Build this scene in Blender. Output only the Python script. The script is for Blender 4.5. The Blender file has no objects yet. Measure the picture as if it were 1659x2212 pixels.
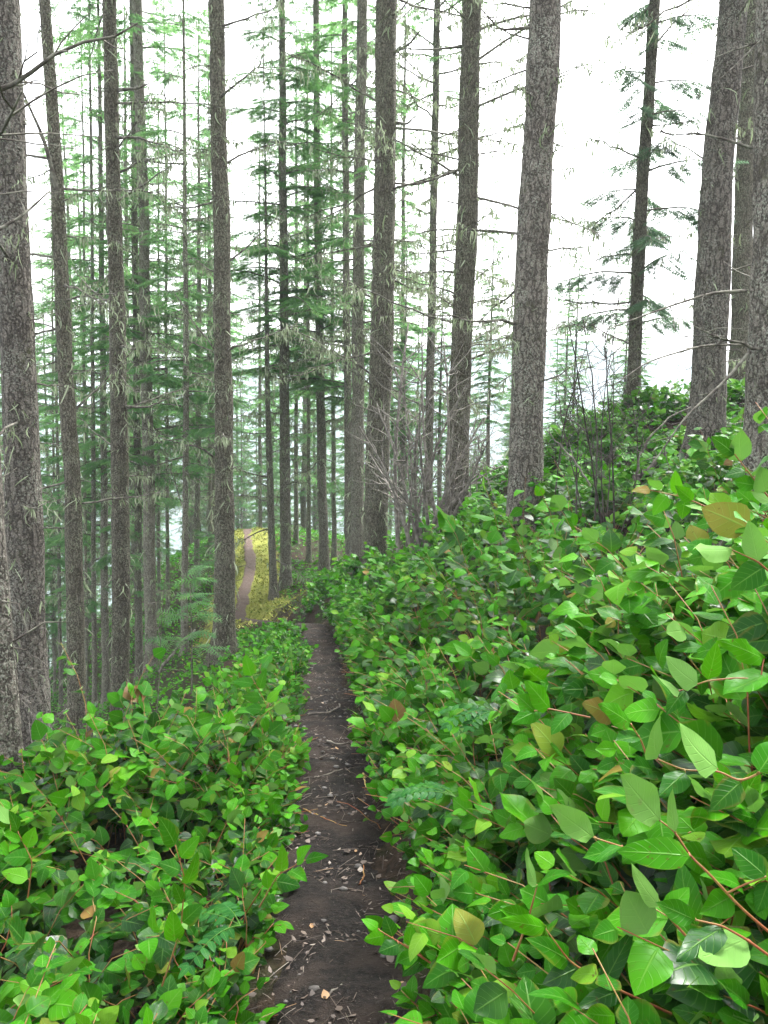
import bpy, math, random
import numpy as np
from mathutils import Vector, Matrix

rng = np.random.default_rng(7)
random.seed(7)
S = bpy.context.scene
COL = S.collection
R = math.radians

# ------------------------------------------------------------------ camera, sky, sun, exposure
EYE = np.array([0.0, 0.0, 1.6])
FPX, CW, CH = 1790.0, 829.5, 1106.0          # focal length and centre of the frame, in pixels of a 1659 x 2212 picture
cam = bpy.data.cameras.new('camera')
cam.sensor_fit = 'VERTICAL'; cam.sensor_height = 36.0; cam.lens = 36.0 * FPX / 2212.0
cam.clip_start = 0.05; cam.clip_end = 6000
camo = bpy.data.objects.new('camera', cam); COL.objects.link(camo)
ROT = Matrix.Rotation(R(90 - 7.3), 3, 'X') @ Matrix.Rotation(R(0.8), 3, 'Z')
camo.matrix_world = Matrix.Translation(Vector(EYE)) @ ROT.to_4x4()
S.camera = camo
RN = np.array(ROT)

SUN_EL, SUN_AZ = 58.0, 35.0                  # azimuth clockwise from the walking direction
world = bpy.data.worlds.new('World'); S.world = world; world.use_nodes = True
wn = world.node_tree.nodes; wl = world.node_tree.links; wn.clear()
sky = wn.new('ShaderNodeTexSky'); sky.sky_type = 'NISHITA'; sky.sun_disc = False
sky.sun_elevation = R(SUN_EL); sky.sun_rotation = R(SUN_AZ); sky.dust_density = 4.0
hs = wn.new('ShaderNodeHueSaturation'); hs.inputs['Saturation'].default_value = 0.12
bg = wn.new('ShaderNodeBackground'); bg.inputs['Strength'].default_value = 0.14
wo = wn.new('ShaderNodeOutputWorld')
wl.new(sky.outputs[0], hs.inputs['Color']); wl.new(hs.outputs[0], bg.inputs['Color']); wl.new(bg.outputs[0], wo.inputs['Surface'])
sd = bpy.data.lights.new('sun', 'SUN'); sd.energy = 1.5; sd.angle = R(14); sd.color = (1.0, 0.97, 0.92)
so = bpy.data.objects.new('sun', sd); COL.objects.link(so)
_d = Vector((math.sin(R(SUN_AZ)) * math.cos(R(SUN_EL)), math.cos(R(SUN_AZ)) * math.cos(R(SUN_EL)), math.sin(R(SUN_EL))))
so.rotation_euler = _d.to_track_quat('Z', 'Y').to_euler()
S.view_settings.view_transform = 'Standard'; S.view_settings.look = 'None'
S.view_settings.exposure = 2.65; S.view_settings.gamma = 1.0
S.render.engine = 'CYCLES'
S.cycles.use_denoising = True
S.cycles.max_bounces = 6; S.cycles.diffuse_bounces = 3; S.cycles.glossy_bounces = 2
S.cycles.transmission_bounces = 4; S.cycles.volume_bounces = 1; S.cycles.transparent_max_bounces = 4

# ------------------------------------------------------------------ helpers
def at(px, py, d):
    """a picture position and a distance along the walking direction -> a point in the place"""
    v = RN @ np.array([(px - CW) / FPX, (CH - py) / FPX, -1.0])
    return EYE + v * (d / v[1])

def project(P):
    q = (P - EYE) @ RN
    w = np.maximum(-q[..., 2], 1e-3)
    return CW + FPX * q[..., 0] / w, CH - FPX * q[..., 1] / w, -q[..., 2]

def unit(v):
    v = np.asarray(v, float)
    return v / np.maximum(np.linalg.norm(v, axis=-1, keepdims=True), 1e-9)

def tag(o, label=None, cat=None, group=None, kind=None):
    if label: o['label'] = label
    if cat: o['category'] = cat
    if group: o['group'] = group
    if kind: o['kind'] = kind
    return o

def empty(name, loc):
    o = bpy.data.objects.new(name, None); o.empty_display_size = 0.2
    o.location = [float(c) for c in loc]; COL.objects.link(o); return o

def raw_mesh(name, V, FS, mats, attr=None, smooth=True, midx=None):
    """V (n,3), FS list of (m,k) index arrays, attr: dict name -> (n,3) point vectors"""
    V = np.ascontiguousarray(V, dtype=np.float32)
    me = bpy.data.meshes.new(name)
    me.vertices.add(len(V)); me.vertices.foreach_set('co', V.ravel())
    FS = [np.asarray(f, dtype=np.int32) for f in FS if len(f)]
    tot = np.concatenate([np.full(len(f), f.shape[1], dtype=np.int32) for f in FS])
    idx = np.concatenate([f.ravel() for f in FS])
    me.loops.add(len(idx)); me.loops.foreach_set('vertex_index', idx)
    me.polygons.add(len(tot))
    st = np.zeros(len(tot), dtype=np.int32); st[1:] = np.cumsum(tot)[:-1]
    me.polygons.foreach_set('loop_start', st); me.polygons.foreach_set('loop_total', tot)
    for m in (mats if isinstance(mats, (list, tuple)) else [mats]): me.materials.append(m)
    if midx is not None: me.polygons.foreach_set('material_index', np.asarray(midx, dtype=np.int32))
    me.polygons.foreach_set('use_smooth', np.full(len(tot), smooth, dtype=bool))
    if attr:
        for k, a in attr.items():
            t = me.attributes.new(k, 'FLOAT_VECTOR', 'POINT')
            t.data.foreach_set('vector', np.ascontiguousarray(a, dtype=np.float32).ravel())
    me.update(calc_edges=True)
    return me

def link(name, me, parent=None, loc=None):
    o = bpy.data.objects.new(name, me); COL.objects.link(o)
    if parent is not None: o.parent = parent
    if loc is not None: o.location = [float(c) for c in loc]
    return o

class Geo:
    """collects pieces of one mesh"""
    def __init__(self): self.V = []; self.F = {}; self.A = []; self.n = 0
    def add(self, V, F, A=None):
        V = np.asarray(V, float)
        for f in (F if isinstance(F, list) else [F]):
            f = np.asarray(f, dtype=np.int64)
            if len(f): self.F.setdefault(f.shape[1], []).append(f + self.n)
        self.V.append(V); self.A.append(np.zeros((len(V), 3)) if A is None else np.asarray(A, float)); self.n += len(V)
    def mesh(self, name, mat, smooth=True):
        return raw_mesh(name, np.concatenate(self.V), [np.concatenate(f) for f in self.F.values()], mat, {'lc': np.concatenate(self.A)}, smooth)

def tube(P, r, n=6, cap=True, ref=None):
    P = np.asarray(P, float); r = np.broadcast_to(np.asarray(r, float), (len(P),))
    T = unit(np.gradient(P, axis=0))
    ref = np.array([0.31, 0.95, 0.11]) if ref is None else ref
    if abs(T[0] @ unit(ref)) > 0.9: ref = np.array([0.9, -0.1, 0.43])
    A = unit(np.cross(T, ref)); B = np.cross(T, A)
    th = np.arange(n) * 2 * math.pi / n
    V = P[:, None, :] + r[:, None, None] * (np.cos(th)[None, :, None] * A[:, None, :] + np.sin(th)[None, :, None] * B[:, None, :])
    k = len(P); i = np.arange(k - 1)[:, None] * n; j = np.arange(n)[None, :]; j2 = (j + 1) % n
    F = np.stack([i + j, i + j2, i + n + j2, i + n + j], -1).reshape(-1, 4)
    V = V.reshape(-1, 3)
    if cap:
        V = np.vstack([V, P[-1] + T[-1] * r[-1] * 0.6]); c = len(V) - 1; b = (k - 1) * n
        return V, [F, np.stack([b + np.arange(n), b + (np.arange(n) + 1) % n, np.full(n, c)], -1)]
    return V, [F]

def vnoise(x, y, seed=0):
    """smooth value noise on arrays, about -1..1"""
    x = np.asarray(x, float); y = np.asarray(y, float)
    xi = np.floor(x).astype(np.int64); yi = np.floor(y).astype(np.int64); fx = x - xi; fy = y - yi
    fx = fx * fx * (3 - 2 * fx); fy = fy * fy * (3 - 2 * fy)
    def h(a, b):
        n = (a * 374761393 + b * 668265263 + seed * 974634599) & 0x7fffffff
        n = ((n ^ (n >> 13)) * 1274126177) & 0x7fffffff
        return ((n ^ (n >> 16)) & 0xffff) / 32767.5 - 1.0
    return (h(xi, yi) * (1 - fx) + h(xi + 1, yi) * fx) * (1 - fy) + (h(xi, yi + 1) * (1 - fx) + h(xi + 1, yi + 1) * fx) * fy

def instance(TV, TF, TA, pos, X, Y, Z, sx, sy, sz, rnd):
    """template (verts, faces, attr) placed N times with axes X, Y, Z"""
    N = len(pos)
    V = (pos[:, None, :] + TV[None, :, 0, None] * (X * sx[:, None])[:, None, :]
         + TV[None, :, 1, None] * (Y * sy[:, None])[:, None, :] + TV[None, :, 2, None] * (Z * sz[:, None])[:, None, :])
    off = np.arange(N)[:, None, None] * len(TV)
    F = [(f[None] + off).reshape(-1, f.shape[1]) for f in TF]
    A = np.broadcast_to(TA[None], (N,) + TA.shape).copy(); A[:, :, 2] = rnd[:, None]
    return V.reshape(-1, 3), F, A.reshape(-1, 3)

# ------------------------------------------------------------------ materials
def new_mat(name):
    m = bpy.data.materials.new(name); m.use_nodes = True
    nt = m.node_tree; nt.nodes.clear()
    return m, nt, nt.nodes, nt.links

class NB:
    def __init__(s, name): s.m, s.nt, s.n, s.l = new_mat(name)
    def node(s, t, **kw):
        n = s.n.new(t)
        for k, v in kw.items():
            if k.startswith('_'): setattr(n, k[1:], v)
        return n
    def put(s, sock, v):
        if hasattr(v, 'is_output') or isinstance(v, bpy.types.NodeSocket): s.l.new(v, sock)
        else: sock.default_value = v
    def math(s, op, a, b=0.0, c=None, clamp=False):
        n = s.n.new('ShaderNodeMath'); n.operation = op; n.use_clamp = clamp
        s.put(n.inputs[0], a); s.put(n.inputs[1], b)
        if c is not None: s.put(n.inputs[2], c)
        return n.outputs[0]
    def mix(s, f, a, b, mode='MIX'):
        n = s.n.new('ShaderNodeMix'); n.data_type = 'RGBA'; n.blend_type = mode
        s.put(n.inputs[0], f); s.put(n.inputs[6], a if hasattr(a, 'node') else (*a, 1)); s.put(n.inputs[7], b if hasattr(b, 'node') else (*b, 1))
        return n.outputs[2]
    def ramp(s, f, stops):
        n = s.n.new('ShaderNodeValToRGB'); e = n.color_ramp.elements
        while len(e) < len(stops): e.new(0.5)
        for i, (p, c) in enumerate(stops): e[i].position = p; e[i].color = (*c, 1)
        s.put(n.inputs[0], f); return n.outputs[0]
    def step(s, v, lo, hi):
        n = s.n.new('ShaderNodeMapRange'); n.interpolation_type = 'SMOOTHSTEP'
        s.put(n.inputs[0], v); s.put(n.inputs[1], lo); s.put(n.inputs[2], hi); return n.outputs[0]
    def noise(s, co, scale, detail=3, rough=0.55):
        n = s.n.new('ShaderNodeTexNoise'); n.inputs['Scale'].default_value = scale
        n.inputs['Detail'].default_value = detail; n.inputs['Roughness'].default_value = rough
        if co is not None: s.l.new(co, n.inputs['Vector'])
        return n.outputs[0]
    def coord(s, out='Object', scale=None):
        n = s.n.new('ShaderNodeTexCoord').outputs[out]
        if scale:
            m = s.n.new('ShaderNodeMapping'); m.inputs['Scale'].default_value = scale; s.l.new(n, m.inputs[0]); return m.outputs[0]
        return n
    def attr(s, name='lc'):
        a = s.n.new('ShaderNodeAttribute'); a.attribute_name = name
        x = s.n.new('ShaderNodeSeparateXYZ'); s.l.new(a.outputs['Vector'], x.inputs[0]); return x.outputs
    def bump(s, h, strength, dist):
        n = s.n.new('ShaderNodeBump'); n.inputs['Strength'].default_value = strength; n.inputs['Distance'].default_value = dist
        s.l.new(h, n.inputs['Height']); return n.outputs[0]
    def bsdf(s, col, rough=0.8, spec=0.3, normal=None):
        p = s.n.new('ShaderNodeBsdfPrincipled')
        s.put(p.inputs['Base Color'], col if hasattr(col, 'node') else (*col, 1)); s.put(p.inputs['Roughness'], rough)
        s.put(p.inputs['Specular IOR Level'], spec)
        if normal is not None: s.l.new(normal, p.inputs['Normal'])
        return p.outputs[0]
    def out(s, sh):
        o = s.n.new('ShaderNodeOutputMaterial'); s.l.new(sh, o.inputs['Surface']); return s.m

def leaf_material(name, stops, under, trans=0.3, rough=0.34, veins=True, spots=True, spec=0.07, tcol=(0.10, 0.33, 0.002), gloss=0.0):
    b = NB(name); u, t, r = b.attr()
    col = b.ramp(r, stops)
    co = b.coord('Object')
    n2 = b.noise(co, 9.0, 2)
    col = b.mix(b.math('MULTIPLY', b.step(n2, 0.45, 0.75), 0.35), col, (0.050, 0.17, 0.004))
    nrm = None
    if veins:
        au = b.math('ABSOLUTE', u)
        mid = b.math('SUBTRACT', 1.0, b.step(au, 0.0, 0.085))
        q = b.math('FRACT', b.math('SUBTRACT', b.math('MULTIPLY', t, 6.5), b.math('MULTIPLY', au, 1.5)))
        sv = b.math('SUBTRACT', 1.0, b.step(b.math('ABSOLUTE', b.math('SUBTRACT', q, 0.5)), 0.0, 0.09))
        vein = b.math('MAXIMUM', mid, b.math('MULTIPLY', sv, 0.45))
        col = b.mix(b.math('MULTIPLY', vein, 0.45), col, (0.16, 0.33, 0.06))
        nrm = b.bump(vein, 0.5, 0.002)
    if spots:
        sp = b.step(b.noise(co, 85.0, 3, 0.6), 0.61, 0.67)
        big = b.step(b.noise(co, 16.0, 2), 0.52, 0.62)
        col = b.mix(b.math('MULTIPLY', b.math('MULTIPLY', sp, big), 0.85), col, (0.075, 0.028, 0.012))
    if spots:
        ed = b.math('MULTIPLY', b.step(b.math('ADD', b.math('ABSOLUTE', u), b.math('MULTIPLY', b.noise(co, 28, 3), 1.2)), 1.36, 1.55), b.step(b.noise(co, 7.0, 2), 0.5, 0.6))
        col = b.mix(b.math('MULTIPLY', ed, 0.4), col, (0.16, 0.13, 0.02))
    geo = b.n.new('ShaderNodeNewGeometry')
    col = b.mix(b.math('MULTIPLY', geo.outputs['Backfacing'], 0.62), col, under)
    ro = b.math('ADD', b.math('MULTIPLY', geo.outputs['Backfacing'], 0.3), b.math('ADD', rough - 0.08, b.math('MULTIPLY', b.noise(co, 30.0, 2), 0.2)))
    if gloss: spec = b.math('MULTIPLY_ADD', b.math('SUBTRACT', 1.0, b.step(r, 0.12, 0.42)), gloss, spec)
    p = b.bsdf(col, ro, spec, nrm)
    tr = b.n.new('ShaderNodeBsdfTranslucent'); b.l.new(b.mix(0.5, col, tcol), tr.inputs[0])
    mx = b.n.new('ShaderNodeMixShader'); mx.inputs[0].default_value = trans
    b.l.new(p, mx.inputs[1]); b.l.new(tr.outputs[0], mx.inputs[2])
    return b.out(mx.outputs[0])

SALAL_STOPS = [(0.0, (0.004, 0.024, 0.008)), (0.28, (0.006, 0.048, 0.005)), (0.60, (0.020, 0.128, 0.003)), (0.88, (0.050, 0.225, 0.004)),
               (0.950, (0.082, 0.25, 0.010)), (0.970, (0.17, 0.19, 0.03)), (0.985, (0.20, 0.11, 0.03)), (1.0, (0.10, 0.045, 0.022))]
M = {}
M['salal'] = leaf_material('salal_leaf', SALAL_STOPS, (0.17, 0.30, 0.09), rough=0.33, gloss=0.26, trans=0.24)
M['salal_far'] = leaf_material('salal_leaf_distant', SALAL_STOPS, (0.12, 0.24, 0.05), veins=False, spots=False)
M['dark_leaf'] = leaf_material('oregon_grape_leaf', [(0, (0.007, 0.055, 0.012)), (1, (0.016, 0.095, 0.018))], (0.06, 0.14, 0.04), trans=0.15, rough=0.3, veins=True, spots=False, spec=0.05)
M['needle'] = leaf_material('conifer_needles', [(0, (0.055, 0.14, 0.055)), (0.5, (0.105, 0.25, 0.075)), (0.9, (0.19, 0.36, 0.11)), (1, (0.26, 0.38, 0.15))],
                            (0.10, 0.22, 0.11), tcol=(0.20, 0.40, 0.13), trans=0.6, rough=0.6, veins=False, spots=False, spec=0.2)

M['hemlock'] = leaf_material('hemlock_needles', [(0, (0.05, 0.095, 0.055)), (0.6, (0.085, 0.145, 0.08)), (1, (0.14, 0.20, 0.11))], (0.05, 0.11, 0.06), tcol=(0.11, 0.19, 0.11), trans=0.6, rough=0.6, veins=False, spots=False, spec=0.1)
def stem_material(name, c0, c1, rough=0.6):
    b = NB(name); co = b.coord('Object')
    return b.out(b.bsdf(b.mix(b.step(b.noise(co, 14, 3), 0.35, 0.7), c0, c1), rough, 0.3, b.bump(b.noise(co, 120, 2), 0.4, 0.002)))
M['stem'] = stem_material('salal_stem', (0.20, 0.055, 0.022), (0.24, 0.17, 0.05), 0.5)
M['twig'] = stem_material('dead_twig', (0.055, 0.045, 0.038), (0.19, 0.17, 0.14), 0.85)
M['branch'] = stem_material('dead_branch', (0.060, 0.050, 0.042), (0.21, 0.205, 0.165), 0.9)
M['shrubstem'] = stem_material('bare_shrub_stem', (0.11, 0.097, 0.085), (0.24, 0.22, 0.19), 0.8)
M['shrubred'] = stem_material('dark_bare_stem', (0.034, 0.026, 0.023), (0.090, 0.075, 0.068), 0.8)

def lichen_material():
    b = NB('hanging_lichen'); u, t, r = b.attr()
    col = b.ramp(r, [(0, (0.15, 0.19, 0.10)), (0.5, (0.26, 0.31, 0.19)), (1, (0.38, 0.43, 0.30))])
    p = b.bsdf(col, 0.9, 0.1)
    tr = b.n.new('ShaderNodeBsdfTranslucent'); b.l.new(col, tr.inputs[0])
    mx = b.n.new('ShaderNodeMixShader'); mx.inputs[0].default_value = 0.3
    b.l.new(p, mx.inputs[1]); b.l.new(tr.outputs[0], mx.inputs[2]); return b.out(mx.outputs[0])
M['lichen'] = lichen_material()

def bark_material(name, dark, mid, light, lich, zs=0.20, scale=30):
    b = NB(name); co = b.coord('Object', (1, 1, zs)); raw = b.coord('Object')
    info = b.n.new('ShaderNodeObjectInfo')
    def plates(sc, zsc, warp, wsc):
        vo = b.n.new('ShaderNodeTexVoronoi'); vo.feature = 'DISTANCE_TO_EDGE'; vo.inputs['Scale'].default_value = sc
        wv = b.n.new('ShaderNodeMix'); wv.data_type = 'VECTOR'; wv.inputs[0].default_value = warp
        nz = b.n.new('ShaderNodeTexNoise'); nz.inputs['Scale'].default_value = wsc; nz.inputs['Detail'].default_value = 3; b.l.new(raw, nz.inputs['Vector'])
        b.l.new(b.coord('Object', (1, 1, zsc)), wv.inputs[4]); b.l.new(nz.outputs['Color'], wv.inputs[5]); b.l.new(wv.outputs[1], vo.inputs['Vector'])
        return vo.outputs[0]
    big_p = b.step(plates(scale, 0.22, 0.10, 11), 0.015, 0.22); small_p = b.step(plates(scale * 2.3, 0.6, 0.06, 26), 0.0, 0.16)
    edge = b.math('MULTIPLY', b.math('MULTIPLY_ADD', big_p, 0.78, 0.22), b.math('MULTIPLY_ADD', small_p, 0.4, 0.6))
    fine = b.noise(raw, 70, 5, 0.7)
    col = b.mix(edge, dark, mid)
    col = b.mix(b.math('MULTIPLY', edge, b.step(fine, 0.48, 0.64)), col, light)
    # lichen crust in pale blotches
    big = b.noise(raw, 3.0, 4, 0.6); small = b.noise(raw, 55, 3, 0.65)
    lm = b.math('MULTIPLY', b.step(big, 0.35, 0.68), b.step(small, 0.50, 0.60))
    col = b.mix(b.math('MULTIPLY', lm, 0.6), col, lich)
    gm = b.math('MULTIPLY', b.step(b.noise(raw, 2.1, 3), 0.55, 0.75), b.step(b.noise(raw, 22, 3), 0.45, 0.65))
    col = b.mix(b.math('MULTIPLY', gm, 0.6), col, (0.075, 0.085, 0.030))
    wr = b.math('MULTIPLY_ADD', info.outputs['Random'], 0.35, 0.82)
    vm = b.n.new('ShaderNodeVectorMath'); vm.operation = 'SCALE'; b.l.new(col, vm.inputs[0]); b.l.new(wr, vm.inputs['Scale'])
    h = b.math('ADD', b.math('MULTIPLY', edge, 0.7), b.math('ADD', b.math('MULTIPLY', fine, 0.4), b.math('MULTIPLY', lm, 0.2)))
    return b.out(b.bsdf(vm.outputs[0], 0.9, 0.15, b.bump(h, 1.0, 0.02)))
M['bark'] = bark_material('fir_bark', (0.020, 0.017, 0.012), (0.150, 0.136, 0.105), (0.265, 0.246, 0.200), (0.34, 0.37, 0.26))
M['bark_far_lit'] = bark_material('fir_bark_far_lit', (0.05, 0.045, 0.034), (0.22, 0.205, 0.165), (0.33, 0.315, 0.26), (0.38, 0.41, 0.30))  # fir bark lightened for far trunks, painting in light missing from their shade
M['bark_big'] = bark_material('old_fir_bark', (0.014, 0.011, 0.009), (0.170, 0.150, 0.128), (0.32, 0.29, 0.255), (0.44, 0.46, 0.38), 0.2, 21)

def ground_material():
    b = NB('forest_floor'); co = b.coord('Object'); u, t, r = b.attr()
    n1 = b.noise(co, 1.3, 5, 0.6); n2 = b.noise(co, 22, 5, 0.7); n3 = b.noise(co, 5.0, 4, 0.6)
    col = b.mix(b.step(n2, 0.35, 0.7), (0.014, 0.010, 0.007), (0.048, 0.033, 0.022))
    col = b.mix(b.math('MULTIPLY', b.step(n1, 0.45, 0.62), 0.6), col, (0.022, 0.040, 0.010))
    moss = b.mix(b.step(n3, 0.35, 0.65), (0.13, 0.15, 0.028), (0.20, 0.20, 0.045))
    moss = b.mix(b.step(n2, 0.5, 0.75), moss, (0.16, 0.19, 0.035))
    mk = b.step(b.math('ADD', u, b.math('MULTIPLY', b.math('SUBTRACT', n3, 0.5), 1.5)), 0.40, 0.85)
    col = b.mix(mk, col, moss)
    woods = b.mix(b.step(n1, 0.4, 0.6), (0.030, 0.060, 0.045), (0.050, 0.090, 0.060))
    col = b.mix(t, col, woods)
    return b.out(b.bsdf(col, 0.95, 0.1, b.bump(b.math('ADD', n2, n3), 0.8, 0.05)))
M['ground'] = ground_material()

def trail_material():
    b = NB('damp_trail_soil'); co = b.coord('Object')
    n1 = b.noise(co, 3.5, 5, 0.6); n2 = b.noise(co, 45, 5, 0.7); n3 = b.noise(co, 160, 3, 0.7)
    col = b.mix(b.step(n2, 0.35, 0.68), (0.0055, 0.0045, 0.0038), (0.021, 0.0165, 0.0138))
    col = b.mix(b.math('MULTIPLY', b.step(n1, 0.42, 0.62), 0.6), col, (0.052, 0.038, 0.030))
    col = b.mix(b.math('MULTIPLY', b.step(n3, 0.62, 0.72), 0.7), col, (0.16, 0.13, 0.105))
    sx = b.n.new('ShaderNodeSeparateXYZ'); b.l.new(co, sx.inputs[0])          # soil turns lighter and redder along the far trail
    col = b.mix(b.math('MULTIPLY', b.step(sx.outputs[1], 14.0, 19.0), 0.75), col, b.mix(n2, (0.085, 0.055, 0.045), (0.16, 0.11, 0.092)))
    h = b.math('ADD', b.math('MULTIPLY', n2, 0.8), b.math('MULTIPLY', n3, 0.35))
    return b.out(b.bsdf(col, b.math('MULTIPLY_ADD', n1, 0.5, 0.5), 0.14, b.bump(h, 1.0, 0.03)))
M['trail'] = trail_material()

def litter_material():
    b = NB('dead_leaf_litter'); u, t, r = b.attr()
    col = b.ramp(r, [(0, (0.035, 0.024, 0.018)), (0.45, (0.06, 0.040, 0.028)), (0.8, (0.12, 0.09, 0.07)), (0.95, (0.20, 0.17, 0.14)), (1, (0.32, 0.17, 0.06))])
    return b.out(b.bsdf(col, 0.6, 0.4))
M['litter'] = litter_material()
def moss_material():
    b = NB('yellow_moss'); u, t, r = b.attr()
    return b.out(b.bsdf(b.ramp(r, [(0, (0.09, 0.13, 0.022)), (0.5, (0.21, 0.22, 0.045)), (1, (0.32, 0.32, 0.10))]), 0.9, 0.1))
M['moss'] = moss_material()

# ------------------------------------------------------------------ the lie of the land
TR = np.array([[-.12, -3, .35], [-.12, 0, .05]] + [list(at(*p)) for p in
     [(715, 2300, 2.1), (738, 2050, 2.75), (725, 1800, 3.75), (711, 1600, 5.4), (706, 1500, 7.0), (702, 1410, 9.8), (680, 1350, 12.0),
      (600, 1347, 14.6), (513, 1335, 17.5), (530, 1275, 20.5), (541, 1210, 25.0), (536, 1165, 30), (534, 1142, 34)]] + [[-7.6, 42, -6.2], [-9.5, 50, -9]])
def trail_at(y):
    return np.interp(y, TR[:, 1], TR[:, 0]), np.interp(y, TR[:, 1], TR[:, 2])
_seg = np.linspace(0, len(TR) - 1, 260)
TRD = np.stack([np.interp(_seg, np.arange(len(TR)), TR[:, k]) for k in range(3)], 1)
for _ in range(6): TRD[1:-1] = (TRD[:-2] + 2 * TRD[1:-1] + TRD[2:]) / 4
def trail_dist(x, y):
    sh = np.shape(x); x = np.ravel(x); y = np.ravel(y); o = np.empty(len(x)); sg = np.empty(len(x))
    for a in range(0, len(x), 20000):
        dx = x[a:a + 20000, None] - TRD[None, :, 0]; dy = y[a:a + 20000, None] - TRD[None, :, 1]
        d2 = dx * dx + dy * dy; i = d2.argmin(1); o[a:a + 20000] = np.sqrt(d2[np.arange(len(i)), i]); sg[a:a + 20000] = dx[np.arange(len(i)), i]
    return o.reshape(sh), sg.reshape(sh)

CP = [list(p) for p in TR] + [list(at(*p)) for p in
     [(1132, 1165, 9.2), (985, 1110, 13), (810, 1215, 14.5), (1527, 1000, 10.5), (1593, 860, 16), (1367, 890, 14), (1665, 1150, 6.5),
      (480, 1415, 12), (617, 1262, 20), (592, 1295, 19.5), (701, 1252, 21), (757, 1232, 19), (772, 1222, 17.5), (5, 1815, 4.3), (65, 1655, 8),
      (168, 1600, 11), (262, 1580, 12.5), (327, 1460, 18), (300, 1480, 19), (398, 1410, 17)]]
CP += [list(at(*p)) for p in [(180, 1640, 7.5), (280, 1590, 9), (100, 1745, 6), (420, 1530, 10), (1440, 900, 13)]]
CP += [[.95, 2, .42], [.95, 0, .42], [1.5, 1, .75], [1.6, 3, .78], [1.6, 5, .38], [2.6, 2, 1.25], [4, 2, 1.9], [5, 6, 1.55], [-.9, 2, -.3], [-2, 2, -.75], [-1.6, 3.4, -.68], [-2.2, 4, -1.0],
       [-3.6, 4, -1.35], [-8, 8, -4.2], [-10, 15, -7.2], [-15, 25, -12], [-7, 25, -5.2], [-2.7, 25, -3.7], [0, 25, -3.6], [4, 25, -1.6], [8, 25, .6],
       [0, 40, -8], [10, 40, -5], [-6, 45, -8.5], [-20, 45, -19], [14, 14, 4], [20, 30, 2], [6, -6, 3], [-6, -6, -2], [-12, 0, -5]]
CP = np.array(CP)
def _tps(r): return np.where(r > 1e-9, r * r * np.log(np.maximum(r, 1e-9)), 0.0)
_n = len(CP)
_K = _tps(np.hypot(CP[:, None, 0] - CP[None, :, 0], CP[:, None, 1] - CP[None, :, 1])) + np.eye(_n) * 0.15
_P = np.column_stack([np.ones(_n), CP[:, :2]])
_W = np.linalg.solve(np.block([[_K, _P], [_P.T, np.zeros((3, 3))]]), np.concatenate([CP[:, 2], np.zeros(3)]))
def sstep(v, a, b):
    t = np.clip((v - a) / (b - a), 0, 1); return t * t * (3 - 2 * t)
def height(x, y, carve=True):
    x = np.asarray(x, float); y = np.asarray(y, float); sh = np.broadcast(x, y).shape
    x = np.broadcast_to(x, sh).ravel(); y = np.broadcast_to(y, sh).ravel()
    xc = np.clip(x, -24, 22); yc = np.clip(y, -8, 48)
    z = np.empty(len(x))
    for a in range(0, len(x), 20000):
        s = slice(a, a + 20000)
        r = np.hypot(xc[s, None] - CP[None, :, 0], yc[s, None] - CP[None, :, 1])
        z[s] = _tps(r) @ _W[:_n] + _W[_n] + _W[_n + 1] * xc[s] + _W[_n + 2] * yc[s]
    out = np.hypot(x - xc, y - yc)
    r = np.hypot(x, y)
    z = z - 0.42 * np.minimum(out, 90) * np.where(x > xc + 1, -0.15, 1.0)
    valley = np.minimum(z, 12) * (1 - sstep(r, 70, 230)) + (-95 + 0 * r) * sstep(r, 70, 230)
    ridge = 172 * sstep(r, 420, 1050) * (0.75 + 0.25 * np.sin(x * .006 + 1.0) + 0.12 * np.sin(x * .017 + y * .01))
    z = valley + ridge
    near = 1 - sstep(r, 40, 70)
    z = z + near * (0.05 * vnoise(x * 1.7, y * 1.7, 3) + 0.02 * vnoise(x * 5, y * 5, 4))
    if carve:
        m = (np.abs(x) < 12) & (y < 52) & (y > -4)
        if m.any():
            d, _ = trail_dist(x[m], y[m])
            _, tz = trail_at(y[m])
            k = (1 - sstep(d, 0.16, 0.42)); z[m] = z[m] * (1 - k) + (tz - 0.015) * k
    return z.reshape(sh)

def axis(lo, hi, s, far):
    a = np.arange(lo, hi + 1e-6, s); g = [hi]
    step = s
    while g[-1] < far: step *= 1.16; g.append(g[-1] + step)
    g2 = [lo]; step = s
    while g2[-1] > -far: step *= 1.16; g2.append(g2[-1] - step)
    return np.concatenate([g2[:0:-1], a, g[1:]])
gx = axis(-6, 6, 0.09, 1500); gy = axis(-2, 22, 0.11, 1500)
GX, GY = np.meshgrid(gx, gy)
GZ = height(GX, GY)
nx, ny = len(gx), len(gy)
ii = (np.arange(ny - 1)[:, None] * nx + np.arange(nx - 1)[None, :]).ravel()
GF = np.stack([ii, ii + 1, ii + 1 + nx, ii + nx], -1)
gd, _ = trail_dist(GX, GY)
mossm = (1 - sstep(gd, 0.45, 1.5)) * sstep(GY, 14.5, 17.5) * (1 - sstep(GY, 38, 46))
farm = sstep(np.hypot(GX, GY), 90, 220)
ground = link('ground', raw_mesh('ground', np.stack([GX, GY, GZ], -1).reshape(-1, 3), [GF], M['ground'],
              {'lc': np.stack([mossm, farm, 0 * farm], -1).reshape(-1, 3)}))
tag(ground, 'brown forest floor sloping down to the left under the trees', 'ground', kind='structure')

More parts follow.
